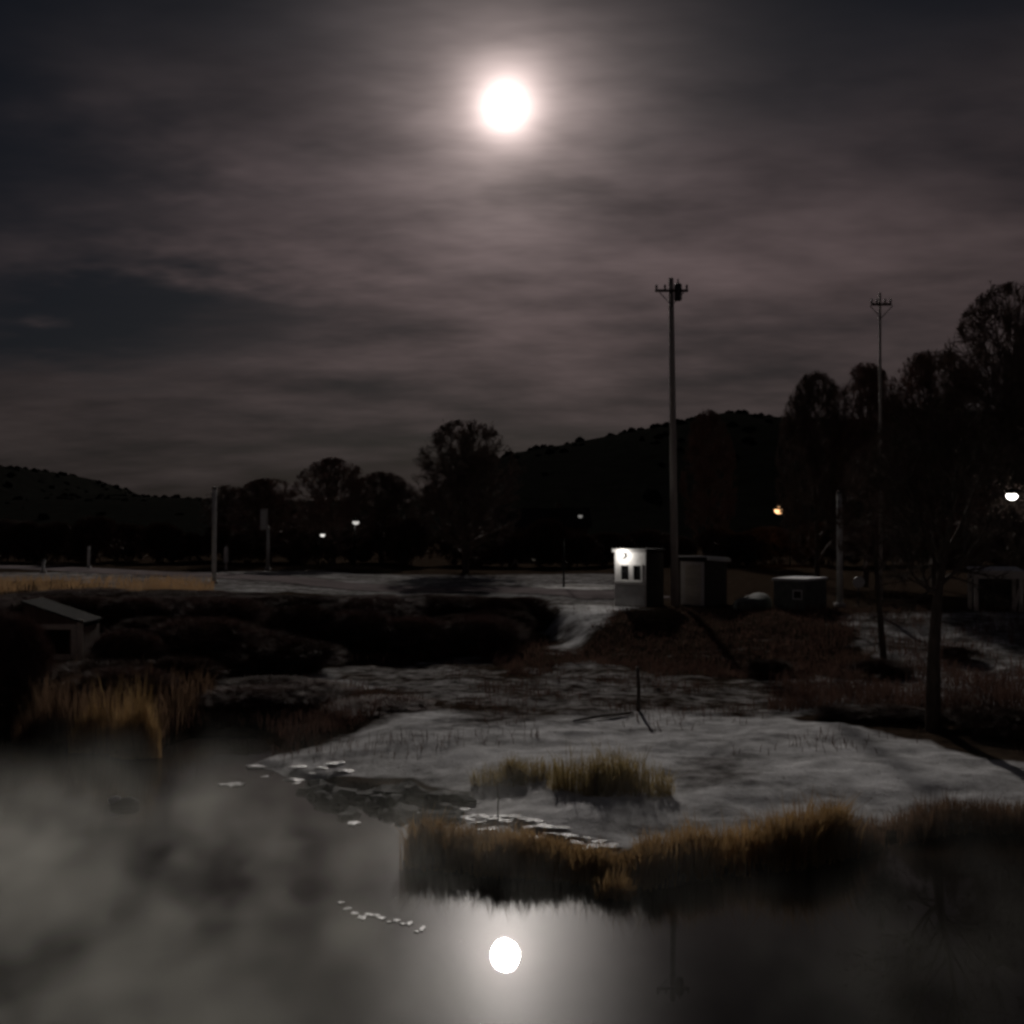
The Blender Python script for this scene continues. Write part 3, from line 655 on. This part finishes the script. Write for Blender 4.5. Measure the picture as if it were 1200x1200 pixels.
tuft(8, 845, .1, 90, 1.0, 600, 'reed_dark', 'reed_clump', 'brown reed clump at the picture edge below the brush', 'reeds', .18)
tuft(190, 700, 1.5, 90, .9, 700, 'straw', 'grass_tussock', 'dry grass, warm light put into its straw colour, at the end of the verge', 'grass tussock', .3)
def scatter(n, px, py, z, keep):
    """n spots among the points sighted within px, py, kept where keep(x, y) says so."""
    out = []
    while sum(map(len, out)) < n:
        u = rs.uniform(*px, 4 * n); v = rs.uniform(*py, 4 * n)
        P = np.array([tuple(gp(a, b, z(b)).xy) for a, b in zip(u[:n], v[:n])])
        out.append(P[keep(P[:, 0], P[:, 1], v[:n])])
    P = np.concatenate(out)[:n]; Z = height(P[:, 0], P[:, 1])
    return [(float(a), float(b), float(c), 1.0) for (a, b), c in zip(P, Z)]
grass_obj('dry_grass', blades(r1, scatter(3000, (-60, 250), (682, 699), lambda b: 1.5, lambda x, y, v: rs.rand(len(x)) < (fbm(x * .5, y * .5, 3, 31) - .35) * 5), .5, .012, .35), 'straw', 'strip of dry straw grass along the road verge', 'grass', 'stuff')
grass_obj('dry_grass', blades(r1, scatter(4500, (330, 1240), (722, 880), lambda b: .4 if b > 790 else .9, lambda x, y, v: rs.rand(len(x)) < np.maximum(0, (fbm(x * .7, y * .7, 3, 88) - .47) * 5) * np.where(v < 835, 1, .3)), .22, .006, .5), 'dead', 'sparse dry stems poking through the dim snow of the middle flat', 'grass', 'stuff')
grass_obj('dead_grass', blades(r1, scatter(7500, (560, 1000), (714, 792), lambda b: 1.3 - .8 * (b - 716) / 70, lambda x, y, v: (sd_poly(ZONES[1][0], x, y) + (fbm(x * .8, y * .8, 3, 55) - .5) * 2.4) > -.1), .17, .012, .8), 'dead', 'matted dead grass on the brown bank below the kiosk', 'grass', 'stuff')
grass_obj('dead_grass', blades(r1, scatter(14000, (-60, 660), (706, 880), lambda b: 1.3 - .9 * (b - 706) / 170, lambda x, y, v: (sd_poly(ZONES[0][0], x, y) > .2) & (sd_poly(SH, x, y) > .2)), .34, .010, .6), 'dead', 'dark dead undergrowth between the shrubs of the thicket', 'undergrowth', 'stuff')

grass_obj('dead_grass', blades(r1, scatter(6500, (900, 1240), (716, 836), lambda b: 1.3 - .85 * (b - 716) / 110, lambda x, y, v: rs.rand(len(x)) < (fbm(x * .9, y * .9, 4, 61) - .40) * 4), .42, .009, .7), 'dead', 'tangled grey-brown brush over the snowy bank around the slender tree', 'brush', 'stuff')

# ------------------------------------------------------------------ rocks, snow clods, ice
def lump(r, sx, sy, sz, sub=2, rough=.28):
    bm = bmesh.new(); bmesh.ops.create_icosphere(bm, subdivisions=sub, radius=1)
    k1, k2, k3 = r.uniform(0, 9), r.uniform(0, 9), r.uniform(0, 9)
    for v in bm.verts:
        n = math.sin(v.co.x * 2.3 + k1) * math.cos(v.co.y * 2.7 + k2) + .5 * math.sin(v.co.z * 4.1 + k3 + v.co.x * 3)
        v.co *= 1 + rough * .6 * n + r.uniform(-.5, .5) * rough * .5
        v.co.x *= sx; v.co.y *= sy; v.co.z *= sz
        if v.co.z < -.35 * sz: v.co.z = -.35 * sz
    mb = MB(); mb.v = [tuple(v.co) for v in bm.verts]; mb.f = [tuple(v.index for v in f.verts) for f in bm.faces]; bm.free(); return mb
r2 = random.Random(21)
rock_me = [lump(r2, 1, .8, .5, 2, .75).mesh('rock', M['rock']) for _ in range(5)]
for i in range(46):
    px = r2.uniform(360, 542); base = 924 + (px - 360) * .16; py = base + r2.uniform(-5, 24) * (1 if px > 400 else .6)
    p = gp(px, py, .0); s = r2.uniform(.14, .34)
    o = link(bpy.data.objects.new('shore_rock', rock_me[i % 5])); o.location = (p.x, p.y, max(hz(p.x, p.y), -.02) + s * .1); o.scale = (s * 1.25, s, s * .9); o.rotation_euler = (0, 0, r2.uniform(0, 6))
    W_ = 'thin end of the shore heap, away from the reeds' if px < 420 else 'middle of the shore heap' if px < 485 else 'end of the shore heap touching the reeds'
    tag(o, 'dark wet rock at the ' + W_, 'rock', 'rocks at the ' + W_)
p = gp(147, 945); root = empty('snowy_rock', (p.x, p.y, 0)); tag(root, 'lone dark rock with a pale snow cap out in the misty water', 'rock')
lump(r2, .24, .17, .12).build('stone', M['rock'], root, (0, 0, .02)); lump(r2, .10, .10, .08).build('snow_cap', M['snowcap'], root, (-.17, 0, .09))
clod_me = [lump(r2, 1, .7, .22, 2, .5).mesh('snow_clod', M['ice']) for _ in range(4)]
CL = [(508, 948), (522, 950), (535, 962), (548, 958), (560, 968), (575, 975), (592, 982), (610, 988), (635, 990), (668, 994), (690, 993), (498, 946), (715, 990), (378, 896), (392, 893), (365, 900), (402, 901), (350, 895), (545, 945), (628, 984)] + [(505 + 9 * k, 948 + .215 * 9 * k + (k * 37 % 11 - 5) * .8) for k in range(24)] + [(312 + 8 * k, 901 + k * .8 + (k * 23 % 7 - 3)) for k in range(7)]
for i, (px, py) in enumerate(CL):
    p = gp(px, py, .18); s = r2.uniform(.06, .13); o = link(bpy.data.objects.new('snow_clod', clod_me[i % 4])); o.location = (p.x, p.y, hz(p.x, p.y) + .02); o.scale = (s * 1.6, s, s); o.rotation_euler = (0, 0, r2.uniform(-.5, .5))
    tag(o, 'small bright clod of snow on the edge of the flat above the reeds' if px > 450 else 'small bright clod of snow at the pointed tip of the flat', 'snow clod', 'snow clods along the shore' if px > 450 else 'snow clods at the tip of the flat')
def floe(px, py, wpx, depth, label, thick=.035, z=.012, tilt=0.0):
    c = gp(px, py); w = wpx / F * c.y / 2; n = 17; ol = []
    for k in range(n):
        a = 2 * math.pi * k / n; q = r2.uniform(.35, 1.15); ol.append((math.cos(a) * w * q, math.sin(a) * depth / 2 * q))
    o = MB().prism(ol, 0, thick).build('ice_floe', M['ice'], None, (c.x, c.y, .008 - thick * .75 + z * .3)); o.rotation_euler = (tilt, 0, 0); return tag(o, label, 'ice')
floe(272, 920, 34, .35, 'small pale ice plate off the pointed tip of the flat')
floe(318, 899, 70, .40, 'long bright ice plate running out from the pointed tip of the flat', .06)
floe(413, 966, 18, .22, 'tiny pale ice plate just below the dark shore rocks', .05)
for i, (px, py, w) in enumerate(((400, 1060, 9), (407, 1064, 14), (416, 1071, 18), (424, 1073, 10), (433, 1074, 20), (442, 1076, 12), (447, 1078, 16), (456, 1080, 9), (464, 1082, 15), (472, 1085, 8), (480, 1086, 14), (488, 1088, 9), (495, 1090, 11))):
    o = floe(px, py + r2.uniform(-5, 5), w * r2.uniform(.6, 1.3), r2.uniform(.04, .2), 'thin sliver of ice in the crooked line on the water left of the mirrored moon', .010, .004, r2.uniform(-.06, .06)); o['group'] = 'ice slivers in a crooked line'; o.rotation_euler = (0, 0, r2.uniform(-.7, .3))
floe(484, 955, 34, .14, 'bright ice shelf among the dark shore rocks', .04, .05)
floe(30, 829, 40, .5, 'pale strip of ice below the reddish brush at the picture edge', .08, .02)
floe(112, 874, 44, .25, 'pale yellowish ice edge under the tan reeds by the hut', .06, .02)

# sticks and a stake on the flat
def stick(pts, rad, name, label, material='dark_wood', cat='branch'):
    o = MB().tube(pts, rad, 6).build(name, M[material], smooth=True); return tag(o, label, cat)
p = gp(748, 832, .4); z = hz(p.x, p.y)
stick([(p.x, p.y, z - .1), (p.x + .01, p.y, z + .5), (p.x - .02, p.y, z + 1.0)], [.045, .042, .036], 'stake', 'short dark wooden stake standing on the middle flat', cat='stake')
p = gp(583, 948, .35); z = hz(p.x, p.y)
stick([(p.x, p.y, z - .05), (p.x + .01, p.y, z + .25), (p.x - .01, p.y, z + .48)], [.012, .010, .006], 'dead_stalk', 'thin dead stalk on the snow in front of the tussocks', cat='stalk')
a, b = gp(672, 846, .38), gp(742, 838, .38)
stick([(a.x, a.y, hz(a.x, a.y) + .03), ((a.x + b.x) / 2, (a.y + b.y) / 2, hz((a.x + b.x) / 2, (a.y + b.y) / 2) + .07), (b.x, b.y, hz(b.x, b.y) + .05)], [.02, .03, .02], 'fallen_branch', 'dark fallen branch lying on the snow behind the largest tussock')

# ------------------------------------------------------------------ poles and lamps
def utility_pole(px, py_top, Y, label, topoff=0.0, can=True, arm=1.35, rad=1.0):
    b = at(px, 640, Y); z = hz(b.x, Y); H = at(px, py_top, Y).z - z
    root = empty('utility_pole', (b.x, Y, z)); tag(root, label, 'utility pole', 'utility poles')
    MB().tube([(0, 0, -.3), (topoff * .5, 0, H * .5), (topoff, 0, H)], [.17 * rad, .14 * rad, .10 * rad], 10).build('pole', M['pole_wood'], root, smooth=True)
    c = MB().box((topoff, -.16, H - .55), (arm, .09, .10)).build('crossarm', M['dark_wood'], root)
    for k, f in enumerate((-.46, -.2, .2, .46)):
        MB().tube([(topoff + f * arm, -.16, H - .49), (topoff + f * arm, -.16, H - .38), (topoff + f * arm, -.16, H - .30)], [.035, .055, .03], 8).build('insulator', M['insul'], c)
    for sgn in (-1, 1):
        MB().tube([(topoff + sgn * .5, -.17, H - .62), (topoff, -.17, H - 1.15)], [.02, .02], 5).build('brace', M['metal_dark'], root)
    if can:
        t = MB().tube([(topoff + .27, -.1, H - .95), (topoff + .27, -.1, H - .90), (topoff + .27, -.1, H - .30), (topoff + .27, -.1, H - .24)], [.13, .16, .16, .10], 12).build('transformer', M['metal_dark'], root, smooth=True)
        MB().tube([(topoff + .27, -.1, H - .24), (topoff + .27, -.1, H - .05)], [.035, .03], 6).build('bushing', M['insul'], t)
    return root
utility_pole(791, 326, 45.5, 'tallest utility pole, standing beside the lit kiosk', -.14)
utility_pole(1032, 343, 49.0, 'faint utility pole among the bare trees on the bank', .02, False, .9, .5)

def plain_pole(px, top, Y, rad, label, name='pole', material='galv', cat='pole'):
    b = at(px, 640, Y); z = hz(b.x, Y); H = at(px, top, Y).z - z
    root = empty(name, (b.x, Y, z)); tag(root, label, cat)
    MB().tube([(0, 0, -.2), (0, 0, H - .03), (0, 0, H)], [rad, rad * .82, rad * .5], 10).build('shaft', M[material], root, smooth=True)
    MB().tube([(0, 0, H - .02), (0, 0, H + .03), (0, 0, H + .06)], [rad * 1.2, rad * 1.2, rad * .3], 10).build('cap', M['metal_dark'], root, smooth=True)
    MB().tube([(0, 0, -.1), (0, 0, .14), (0, 0, .16)], [rad * 1.7, rad * 1.7, rad * 1.05], 10).build('footing', M['grey_paint'], root, smooth=True)
    return root, H
plain_pole(251, 572, 58.5, .13, 'thin tall pale pole standing in front of the snowy road')
plain_pole(984, 578, 45.0, .13, 'pale grey pole right of the grey box shed', name='pole')
plain_pole(104, 640, 80, .12, 'short faint post across the road from the hut', name='post', cat='post')
plain_pole(51, 657, 72, .12, 'shortest post beside the road above the hut', name='post', cat='post')
root, H = plain_pole(265, 640, 78, .07, 'short white marker post beside the thin tall pole', name='marker_post', material='white_paint', cat='post')
MB().tube([(0, 0, H - 1.2), (0, 0, H - 1.1), (0, 0, H - .2), (0, 0, H - .02)], [.11, .17, .15, .08], 8).build('reflector', M['white_paint'], root)
root, H = plain_pole(314, 618, 78, .13, 'pole with a tilted boxy head across the road', name='sign_pole', cat='pole')
MB().box((-.28, 0, H + .55), (.5, .28, 1.5)).build('head', M['grey_paint'], root, bevel=.03); MB().box((-.28, -.155, H + .55), (.36, .02, 1.2)).build('front_plate', M['galv'], root)
b = at(1006, 682, 45); z = hz(b.x, 45); root = empty('round_sign', (b.x, 45, z)); tag(root, 'small round pale sign on a post right of the grey pole', 'sign')
MB().tube([(0, 0, -.2), (0, 0, b.z - z)], [.035, .035], 8).build('post', M['metal_dark'], root); s_ = MB().tube([(0, -.05, b.z - z), (0, -.075, b.z - z)], [.24, .24], 20).build('disc', M['galv'], root)

def lamp_light(root, loc, col, watts, radius=.08, spot=None):
    if spot:
        d = bpy.data.lights.new('lamp_light', 'SPOT'); d.spot_size = R(spot); d.spot_blend = .5
    else: d = bpy.data.lights.new('lamp_light', 'POINT')
    d.energy = watts; d.color = col; d.shadow_soft_size = radius
    o = bpy.data.objects.new('lamp_light', d); link(o, root); o.location = loc; return o
def street_lamp(px, py, Y, label, col, strength, watts, bulb=.16, arm=.6, side=1, spot=None, squash=.8):
    b = at(px, py, Y); base = Vector((b.x - side * arm, Y, 0)); z = hz(base.x, Y); H = b.z - z
    root = empty('street_lamp', (base.x, Y, z)); tag(root, label, 'street lamp', 'lit lamps in the distance')
    MB().tube([(0, 0, -.2), (0, 0, H * .6), (0, 0, H)], [.06, .05, .04], 8).build('pole', M['black_post'], root, smooth=True)
    MB().tube([(0, 0, H - .1), (side * arm * .5, 0, H + .22), (side * arm, 0, H + .2)], [.035, .03, .03], 7).build('arm', M['black_post'], root, smooth=True)
    hd = MB().tube([(side * arm, 0, H + .30), (side * arm, 0, H + .22), (side * arm, 0, H + .07)], [.06, bulb * 1.05, bulb * 1.25], 12).build('lamp_head', M['black_post'], root, smooth=True)
    bm = bmesh.new(); bmesh.ops.create_icosphere(bm, subdivisions=2, radius=bulb); me = bpy.data.meshes.new('bulb'); bm.to_mesh(me); bm.free()
    me.materials.append(glow('lamp_glow', col, strength)); o = bpy.data.objects.new('bulb', me); link(o, hd); o.location = (side * arm, 0, H); o.scale = (1, 1, squash)
    lamp_light(root, (side * arm, 0, H - bulb - .06), col, watts, .08, spot)
    return root
WARM, WHITE, AMBER = (1, .88, .72), (1, .96, .90), (1, .52, .24)
street_lamp(417, 612, 84, 'dim lamp post across the road, its pole down to the snow', WHITE, .55, 6, .26, .12, 1)
street_lamp(378, 627, 86, 'small white lamp in the trees left of the dim lamp post', WHITE, .9, 2, .19, .3, 1)
street_lamp(913, 598, 92, 'amber lamp glowing in the dark behind the sheds', AMBER, 2.6, 30, .40, .9, -1)
street_lamp(1186, 581, 49, 'brightest white lamp near the tallest tree', WHITE, 14, 1.5, .23, .9, -1)
street_lamp(680, 605, 60, 'faint hooded lamp shining down on the snow left of the kiosk', WHITE, .16, 130, .13, .9, 1, 84)

# ------------------------------------------------------------------ buildings
def rect_frame(mb, x0, x1, z0, z1, y, w, t):
    mb.box(((x0 + x1) / 2, y, z1 - w / 2), (x1 - x0, t, w)); mb.box(((x0 + x1) / 2, y, z0 + w / 2), (x1 - x0, t, w))
    mb.box((x0 + w / 2, y, (z0 + z1) / 2), (w, t, z1 - z0 - 2 * w)); mb.box((x1 - w / 2, y, (z0 + z1) / 2), (w, t, z1 - z0 - 2 * w)); return mb
def kiosk():
    Y = 45.0; c = at(752, 680, Y); c.y = Y + .8; z = hz(c.x, Y); Wd, D, H = 1.36, 1.9, 2.22; a = R(-30)
    root = empty('kiosk', (c.x, c.y, z), a); tag(root, 'small white kiosk with a lit lamp over its window', 'kiosk')
    f = -D / 2
    # front wall in pieces round the window opening, other walls plain
    x0, x1, z0, z1 = -.46, .54, 1.02, 1.72
    mb = MB(); mb.box((0, f + .04, (z0 - .1) / 2 + 0), (Wd, .08, z0 + .1)); mb.box((0, f + .04, (z1 + H) / 2), (Wd, .08, H - z1))
    mb.box(((-Wd / 2 + x0) / 2, f + .04, (z0 + z1) / 2), (x0 + Wd / 2, .08, z1 - z0)); mb.box(((Wd / 2 + x1) / 2, f + .04, (z0 + z1) / 2), (Wd / 2 - x1, .08, z1 - z0))
    mb.build('front_wall', M['white_paint'], root)
    MB().box((Wd / 2 - .04, .04, H / 2 - .05), (.08, D - .085, H)).build('side_wall', M['dark_board'], root)
    MB().box((-Wd / 2 + .04, .04, H / 2 - .05), (.08, D - .085, H)).build('side_wall', M['white_paint'], root)
    MB().box((0, D / 2 - .045, H / 2 - .05), (Wd - .17, .08, H)).build('back_wall', M['dark_board'], root)
    MB().box((0, f - .012, .47), (Wd - .06, .02, .80)).build('skirt_panel', M['grey_paint'], root)
    MB().box((0, f - .05, z0 - .03), (Wd - .1, .13, .05)).build('counter', M['grey_paint'], root)
    w = rect_frame(MB(), x0, x1, z0, z1, f - .004, .06, .07); w.box(((x0 + x1) / 2 + .02, f - .004, (z0 + z1) / 2), (.20, .07, z1 - z0 - .12)); wo_ = w.build('window', M['white_paint'], root)
    for q0, q1 in ((x0 + .06, (x0 + x1) / 2 - .08), ((x0 + x1) / 2 + .12, x1 - .06)):
        MB().box(((q0 + q1) / 2, f + .03, (z0 + z1) / 2), (q1 - q0, .012, z1 - z0 - .12)).build('pane', M['glass'], wo_)
    rf = MB().box((0, 0, H + .06), (Wd + .10, D + .22, .10)).build('roof', M['roof_felt'], root, bevel=.015)
    MB().box((0, f - .125, H + .05), (Wd + .11, .025, .14)).build('fascia', M['white_paint'], rf)
    lp = MB().tube([(-.26, f - .02, H - .10), (-.26, f - .10, H - .09)], [.05, .07], 10).build('lamp', M['metal_dark'], root)
    bm = bmesh.new(); bmesh.ops.create_icosphere(bm, subdivisions=2, radius=.075); me = bpy.data.meshes.new('bulb'); bm.to_mesh(me); bm.free(); me.materials.append(glow('kiosk_glow', WHITE, 3))
    o = bpy.data.objects.new('bulb', me); link(o, lp); o.location = (-.26, f - .16, H - .14)
    lamp_light(root, (-.26, f - .27, H - .14), WHITE, 22.0, .05)
kiosk()
def shed():
    Y = 46.5; c = at(824, 690, Y); z = hz(c.x, Y); Wd, D, H = 1.25, 1.75, 1.85; root = empty('shed', (c.x, Y, z), R(-40)); tag(root, 'narrow shed with a pale door side beside the tall utility pole', 'shed'); f = -D / 2
    for x in (-1, 1): MB().box((x * (Wd / 2 - .03), 0, H / 2 - .05), (.06, D, H)).build('side_wall', M['dark_board'], root)
    MB().box((0, D / 2 - .035, H / 2 - .05), (Wd - .125, .06, H)).build('back_wall', M['dark_board'], root)
    MB().box((0, f + .035, H / 2 - .05), (Wd - .125, .06, H)).build('front_wall', M['white_paint'], root)
    d = MB().box((.05, f - .015, .86), (.72, .04, 1.62)).build('door', M['pale_board'], root); MB().box((.32, f - .05, .85), (.03, .04, .14)).build('handle', M['galv'], d)
    rf = MB().box((0, 0, H + .04), (Wd + .24, D + .26, .09), 0, R(-3)).build('roof', M['roof_felt'], root); MB().box((0, 0, H + .115), (Wd + .18, D + .2, .06), 0, R(-3)).build('snow_layer', M['snowcap'], rf, bevel=.02)
    MB().box((Wd / 2 + .125, 0, H + .03), (.02, D + .25, .13), 0, R(-3)).build('fascia', M['galv'], rf)
shed()
def box_shed():
    Y = 43.8; c = at(938, 700, Y); z = hz(c.x, Y); Wd, D, H = 1.35, 2.0, 1.12; root = empty('box_shed', (c.x, Y, z), R(-38)); tag(root, 'low grey box shed with a small dark window left of the grey pole', 'shed'); f = -D / 2
    MB().box((0, 0, H / 2), (Wd, D, H)).build('body', M['hull'], root, bevel=.03)
    w = rect_frame(MB(), .12, .52, .42, .80, f - .01, .05, .04).build('window', M['galv'], root); MB().box((.32, f - .006, .61), (.30, .012, .28)).build('pane', M['glass'], w)
    rf = MB().box((0, 0, H + .04), (Wd + .12, D + .12, .06)).build('roof', M['galv'], root, bevel=.02); MB().box((0, 0, H + .09), (Wd + .06, D + .06, .05)).build('snow_layer', M['snowcap'], rf, bevel=.02)
    for x in (-.5, .5): MB().box((x, 0, -.04), (.12, D - .1, .14)).build('skid', M['dark_wood'], root)
box_shed()
def boat():
    Y = 43.5; c = at(878, 705, Y); z = hz(c.x, Y); root = empty('rowing_boat', (c.x, Y, z), R(62)); tag(root, 'low upturned boat with a pale hull beside the grey box shed', 'boat')
    mb = MB(); n, k = 13, 9; L = 2.9
    for i in range(n):
        t = i / (n - 1); w = .62 * math.sin(math.pi * min(.5, .5 * t / .62)) ** .8 if t < .62 else .62 * (1 - .18 * ((t - .62) / .38) ** 2)
        w = max(w, .03); h = .52 - .1 * math.sin(math.pi * t)
        for j in range(k):
            a = math.pi * j / (k - 1); mb.v.append(((t - .5) * L, -math.cos(a) * w, math.sin(a) ** .7 * h * (.6 + .4 * min(1, t * 3)) + .05))
    for i in range(n - 1):
        for j in range(k - 1): mb.f.append((i * k + j, i * k + j + 1, (i + 1) * k + j + 1, (i + 1) * k + j))
    mb.f.append(tuple((n - 1) * k + j for j in range(k)))
    h_ = mb.build('hull', M['hull'], root, smooth=True); s = h_.modifiers.new('thickness', 'SOLIDIFY'); s.thickness = .03
    MB().tube([(-L / 2, 0, .34), (-.4, 0, .50), (.4, 0, .49), (L / 2, 0, .54)], [.03, .03, .03, .03], 6).build('keel', M['dark_wood'], root)
boat()
def shelter():
    Y = 43.0; c = at(1166, 700, Y); z = hz(c.x, Y); root = empty('open_shelter', (c.x, Y, z), R(-12)); tag(root, 'low open shelter with a pale roof edge and post under the brightest lamp', 'shelter')
    H = 1.42; Wd, D = 1.75, 1.4
    for x, y in ((-.8, -.6), (.8, -.6), (-.8, .6), (.8, .6)): MB().box((x, y, H / 2 - .1), (.14, .14, H + .2)).build('post', M['pale_board'], root)
    MB().tube([(.55, -.6, -.1), (.75, -.6, .9)], [.05, .05], 6).build('brace', M['pale_board'], root)
    MB().box((0, .66, H / 2), (1.45, .05, H - .1)).build('back_wall', M['dark_board'], root)
    rf = MB().box((0, 0, H + .12), (Wd + .2, D + .2, .08), 0, R(4)).build('roof', M['roof_felt'], root); MB().box((0, -.80, H + .0), (Wd + .22, .05, .30)).build('fascia', M['pale_board'], rf)
    MB().box((0, 0, H + .19), (Wd + .1, D + .1, .06), 0, R(4)).build('snow_layer', M['snowcap'], rf, bevel=.02)
shelter()
def hut():
    Y = 29.5; c = at(56, 745, Y); z = hz(c.x, Y); top = at(45, 716, Y).z - z; lo = at(97, 731, Y).z - z; Wd, D = 1.55, 1.3
    root = empty('hut', (c.x, Y + D / 2, z), R(2)); tag(root, 'weathered pale hut with a dark square opening among the reeds', 'hut'); f = -D / 2
    x1 = at(95, 731, Y).x - c.x; x0 = x1 - Wd; ox1, ox0 = x1 - .28, x1 - 1.10; oz0, oz1 = at(50, 766, Y).z - z, at(50, 738, Y).z - z
    def zt(x): return lo + (top + .2 - lo) * (x1 - x) / Wd
    for i in range(9):                              # upright boards with the opening cut out
        a, b_ = x0 + Wd * i / 9 + .004, x0 + Wd * (i + 1) / 9 - .004; m_ = (a + b_) / 2
        inside = ox0 < m_ < ox1
        t = zt(m_)
        for q0, q1 in (((-.2, oz0), (oz1, t)) if inside else ((-.2, t),)):
            MB().box((m_, f, (q0 + q1) / 2), (b_ - a, .03, q1 - q0)).build('board', M['brown_board'], root)
    fr = MB(); rect_frame(fr, ox0 - .14, ox1 + .14, oz0 - .16, oz1 + .15, f - .03, .14, .04); fr.build('opening_frame', M['pale_board'], root)
    MB().box((x1 - .05, f - .022, lo / 2), (.16, .03, lo + .2)).build('corner_board', M['pale_board'], root)
    for x in (x0, x1): MB().box((x, 0, (zt(x) - .1) / 2 - .1), (.05, D - .05, zt(x) + .1)).build('side_wall', M['brown_board'], root)
    MB().box(((x0 + x1) / 2, D / 2, lo / 2), (Wd, .05, lo)).build('back_wall', M['dark_board'], root)
    rf = MB(); th = .05; e = .05
    rf.v = [(x0 - e, f - .05, zt(x0 - e) + .01), (x1 + e, f - .05, zt(x1 + e) + .01), (x1 + e, -f + .15, zt(x1 + e) + .01), (x0 - e, -f + .15, zt(x0 - e) + .01)]; rf.v += [(x_, y_, z_ + th) for x_, y_, z_ in rf.v]
    rf.f = [(3, 2, 1, 0), (4, 5, 6, 7), (0, 1, 5, 4), (1, 2, 6, 5), (2, 3, 7, 6), (3, 0, 4, 7)]; rf.build('roof', M['roof_felt'], root)
hut()
def house(px, Y, w, h, win, label, strength):
    b = at(px, 640, Y); z = hz(b.x, Y); root = empty('house', (b.x, Y, z)); tag(root, label, 'house'); D = 6
    MB().box((0, 0, h / 2 - .2), (w, D, h + .4)).build('wall', M['brick_wall'], root)
    g = MB(); hw = w / 2 + .4; y0, y1 = -D / 2 - .4, D / 2 + .4
    g.v = [(-hw, y0, h), (hw, y0, h), (hw, y1, h), (-hw, y1, h), (-hw, 0, h + 2), (hw, 0, h + 2)]; g.f = [(0, 1, 5, 4), (2, 3, 4, 5), (0, 4, 3), (1, 2, 5), (3, 2, 1, 0)]
    r_ = g.build('roof', M['roof_felt'], root); MB().box((w * .2, .6, h + 1.9), (.6, .6, 1.1)).build('chimney', M['brick_wall'], r_)
    for (wx, wz, ww, wh, lit) in win:
        p = at(wx, wz, Y - D / 2); lx, lz = p.x - b.x, p.z - z
        fr = rect_frame(MB(), lx - ww / 2 - .06, lx + ww / 2 + .06, lz - wh / 2 - .06, lz + wh / 2 + .06, -D / 2 - .02, .06, .06).build('window', M['grey_paint'], root)
        MB().box((lx, -D / 2 - .012, lz), (ww, .02, wh)).build('pane', glow('lit_window', WARM, strength) if lit else M['glass'], fr)
    MB().box((-w * .3, -D / 2 - .02, 1.0), (.95, .06, 2.1)).build('door', M['dark_board'], root)
house(634, 112, 9, 3.2, ((627, 657, .55, 1.0, True), (655, 655, .8, 1.0, False)), 'dark far house with one faint lit window left of the kiosk', .10)
house(1150, 118, 9, 4.6, ((1143, 620, 1.1, .45, True), (1165, 622, .9, .7, False)), 'dark far house with one dim lit window below the brightest lamp', .07)

# ------------------------------------------------------------------ mist on the water
def build_mist():
    mb = MB().box((-5.0, 11.6, .825), (30, 15.4, 1.6)); m, n, l = mat_new('mist'); out = n.new('ShaderNodeOutputMaterial'); pv = n.new('ShaderNodeVolumePrincipled')
    geo = n.new('ShaderNodeNewGeometry'); sp = n.new('ShaderNodeSeparateXYZ'); l.new(geo.outputs['Position'], sp.inputs[0])
    def mth(op, a, b=0.0, clamp=False):
        q = n.new('ShaderNodeMath'); q.operation = op; q.use_clamp = clamp
        for k, v_ in enumerate((a, b)):
            if isinstance(v_, (int, float)): q.inputs[k].default_value = v_
            else: l.new(v_, q.inputs[k])
        return q.outputs[0]
    mp = n.new('ShaderNodeMapping'); mp.inputs['Scale'].default_value = (1, .8, .9); l.new(geo.outputs['Position'], mp.inputs[0])
    nz = n.new('ShaderNodeTexNoise'); nz.inputs['Scale'].default_value = .85; nz.inputs['Detail'].default_value = 2.0; l.new(mp.outputs[0], nz.inputs['Vector'])
    puff = mth('MAXIMUM', mth('MULTIPLY', mth('SUBTRACT', nz.outputs['Fac'], .455), 8.0), 0)
    hfall = mth('POWER', mth('SUBTRACT', 1.0, mth('DIVIDE', sp.outputs[2], 1.6), True), 1.7)
    left = mth('ADD', mth('MULTIPLY', mth('DIVIDE', mth('SUBTRACT', .6, sp.outputs[0]), 7.0, True), 1.1), .05)       # thicker over the open water
    edge = mth('MULTIPLY', mth('DIVIDE', mth('SUBTRACT', 19.3, sp.outputs[1]), 7.0, True), mth('DIVIDE', mth('ADD', sp.outputs[0], 20.5), 4.0, True))
    d = mth('MULTIPLY', mth('MULTIPLY', mth('MULTIPLY', puff, hfall), mth('MULTIPLY', left, edge)), .66)
    l.new(d, pv.inputs['Density']); pv.inputs['Color'].default_value = (.95, .94, .86, 1); pv.inputs['Anisotropy'].default_value = .35
    l.new(pv.outputs[0], out.inputs['Volume'])
    o = mb.build('mist', m); tag(o, 'pale mist drifting low over the water', 'mist', kind='stuff')
build_mist()
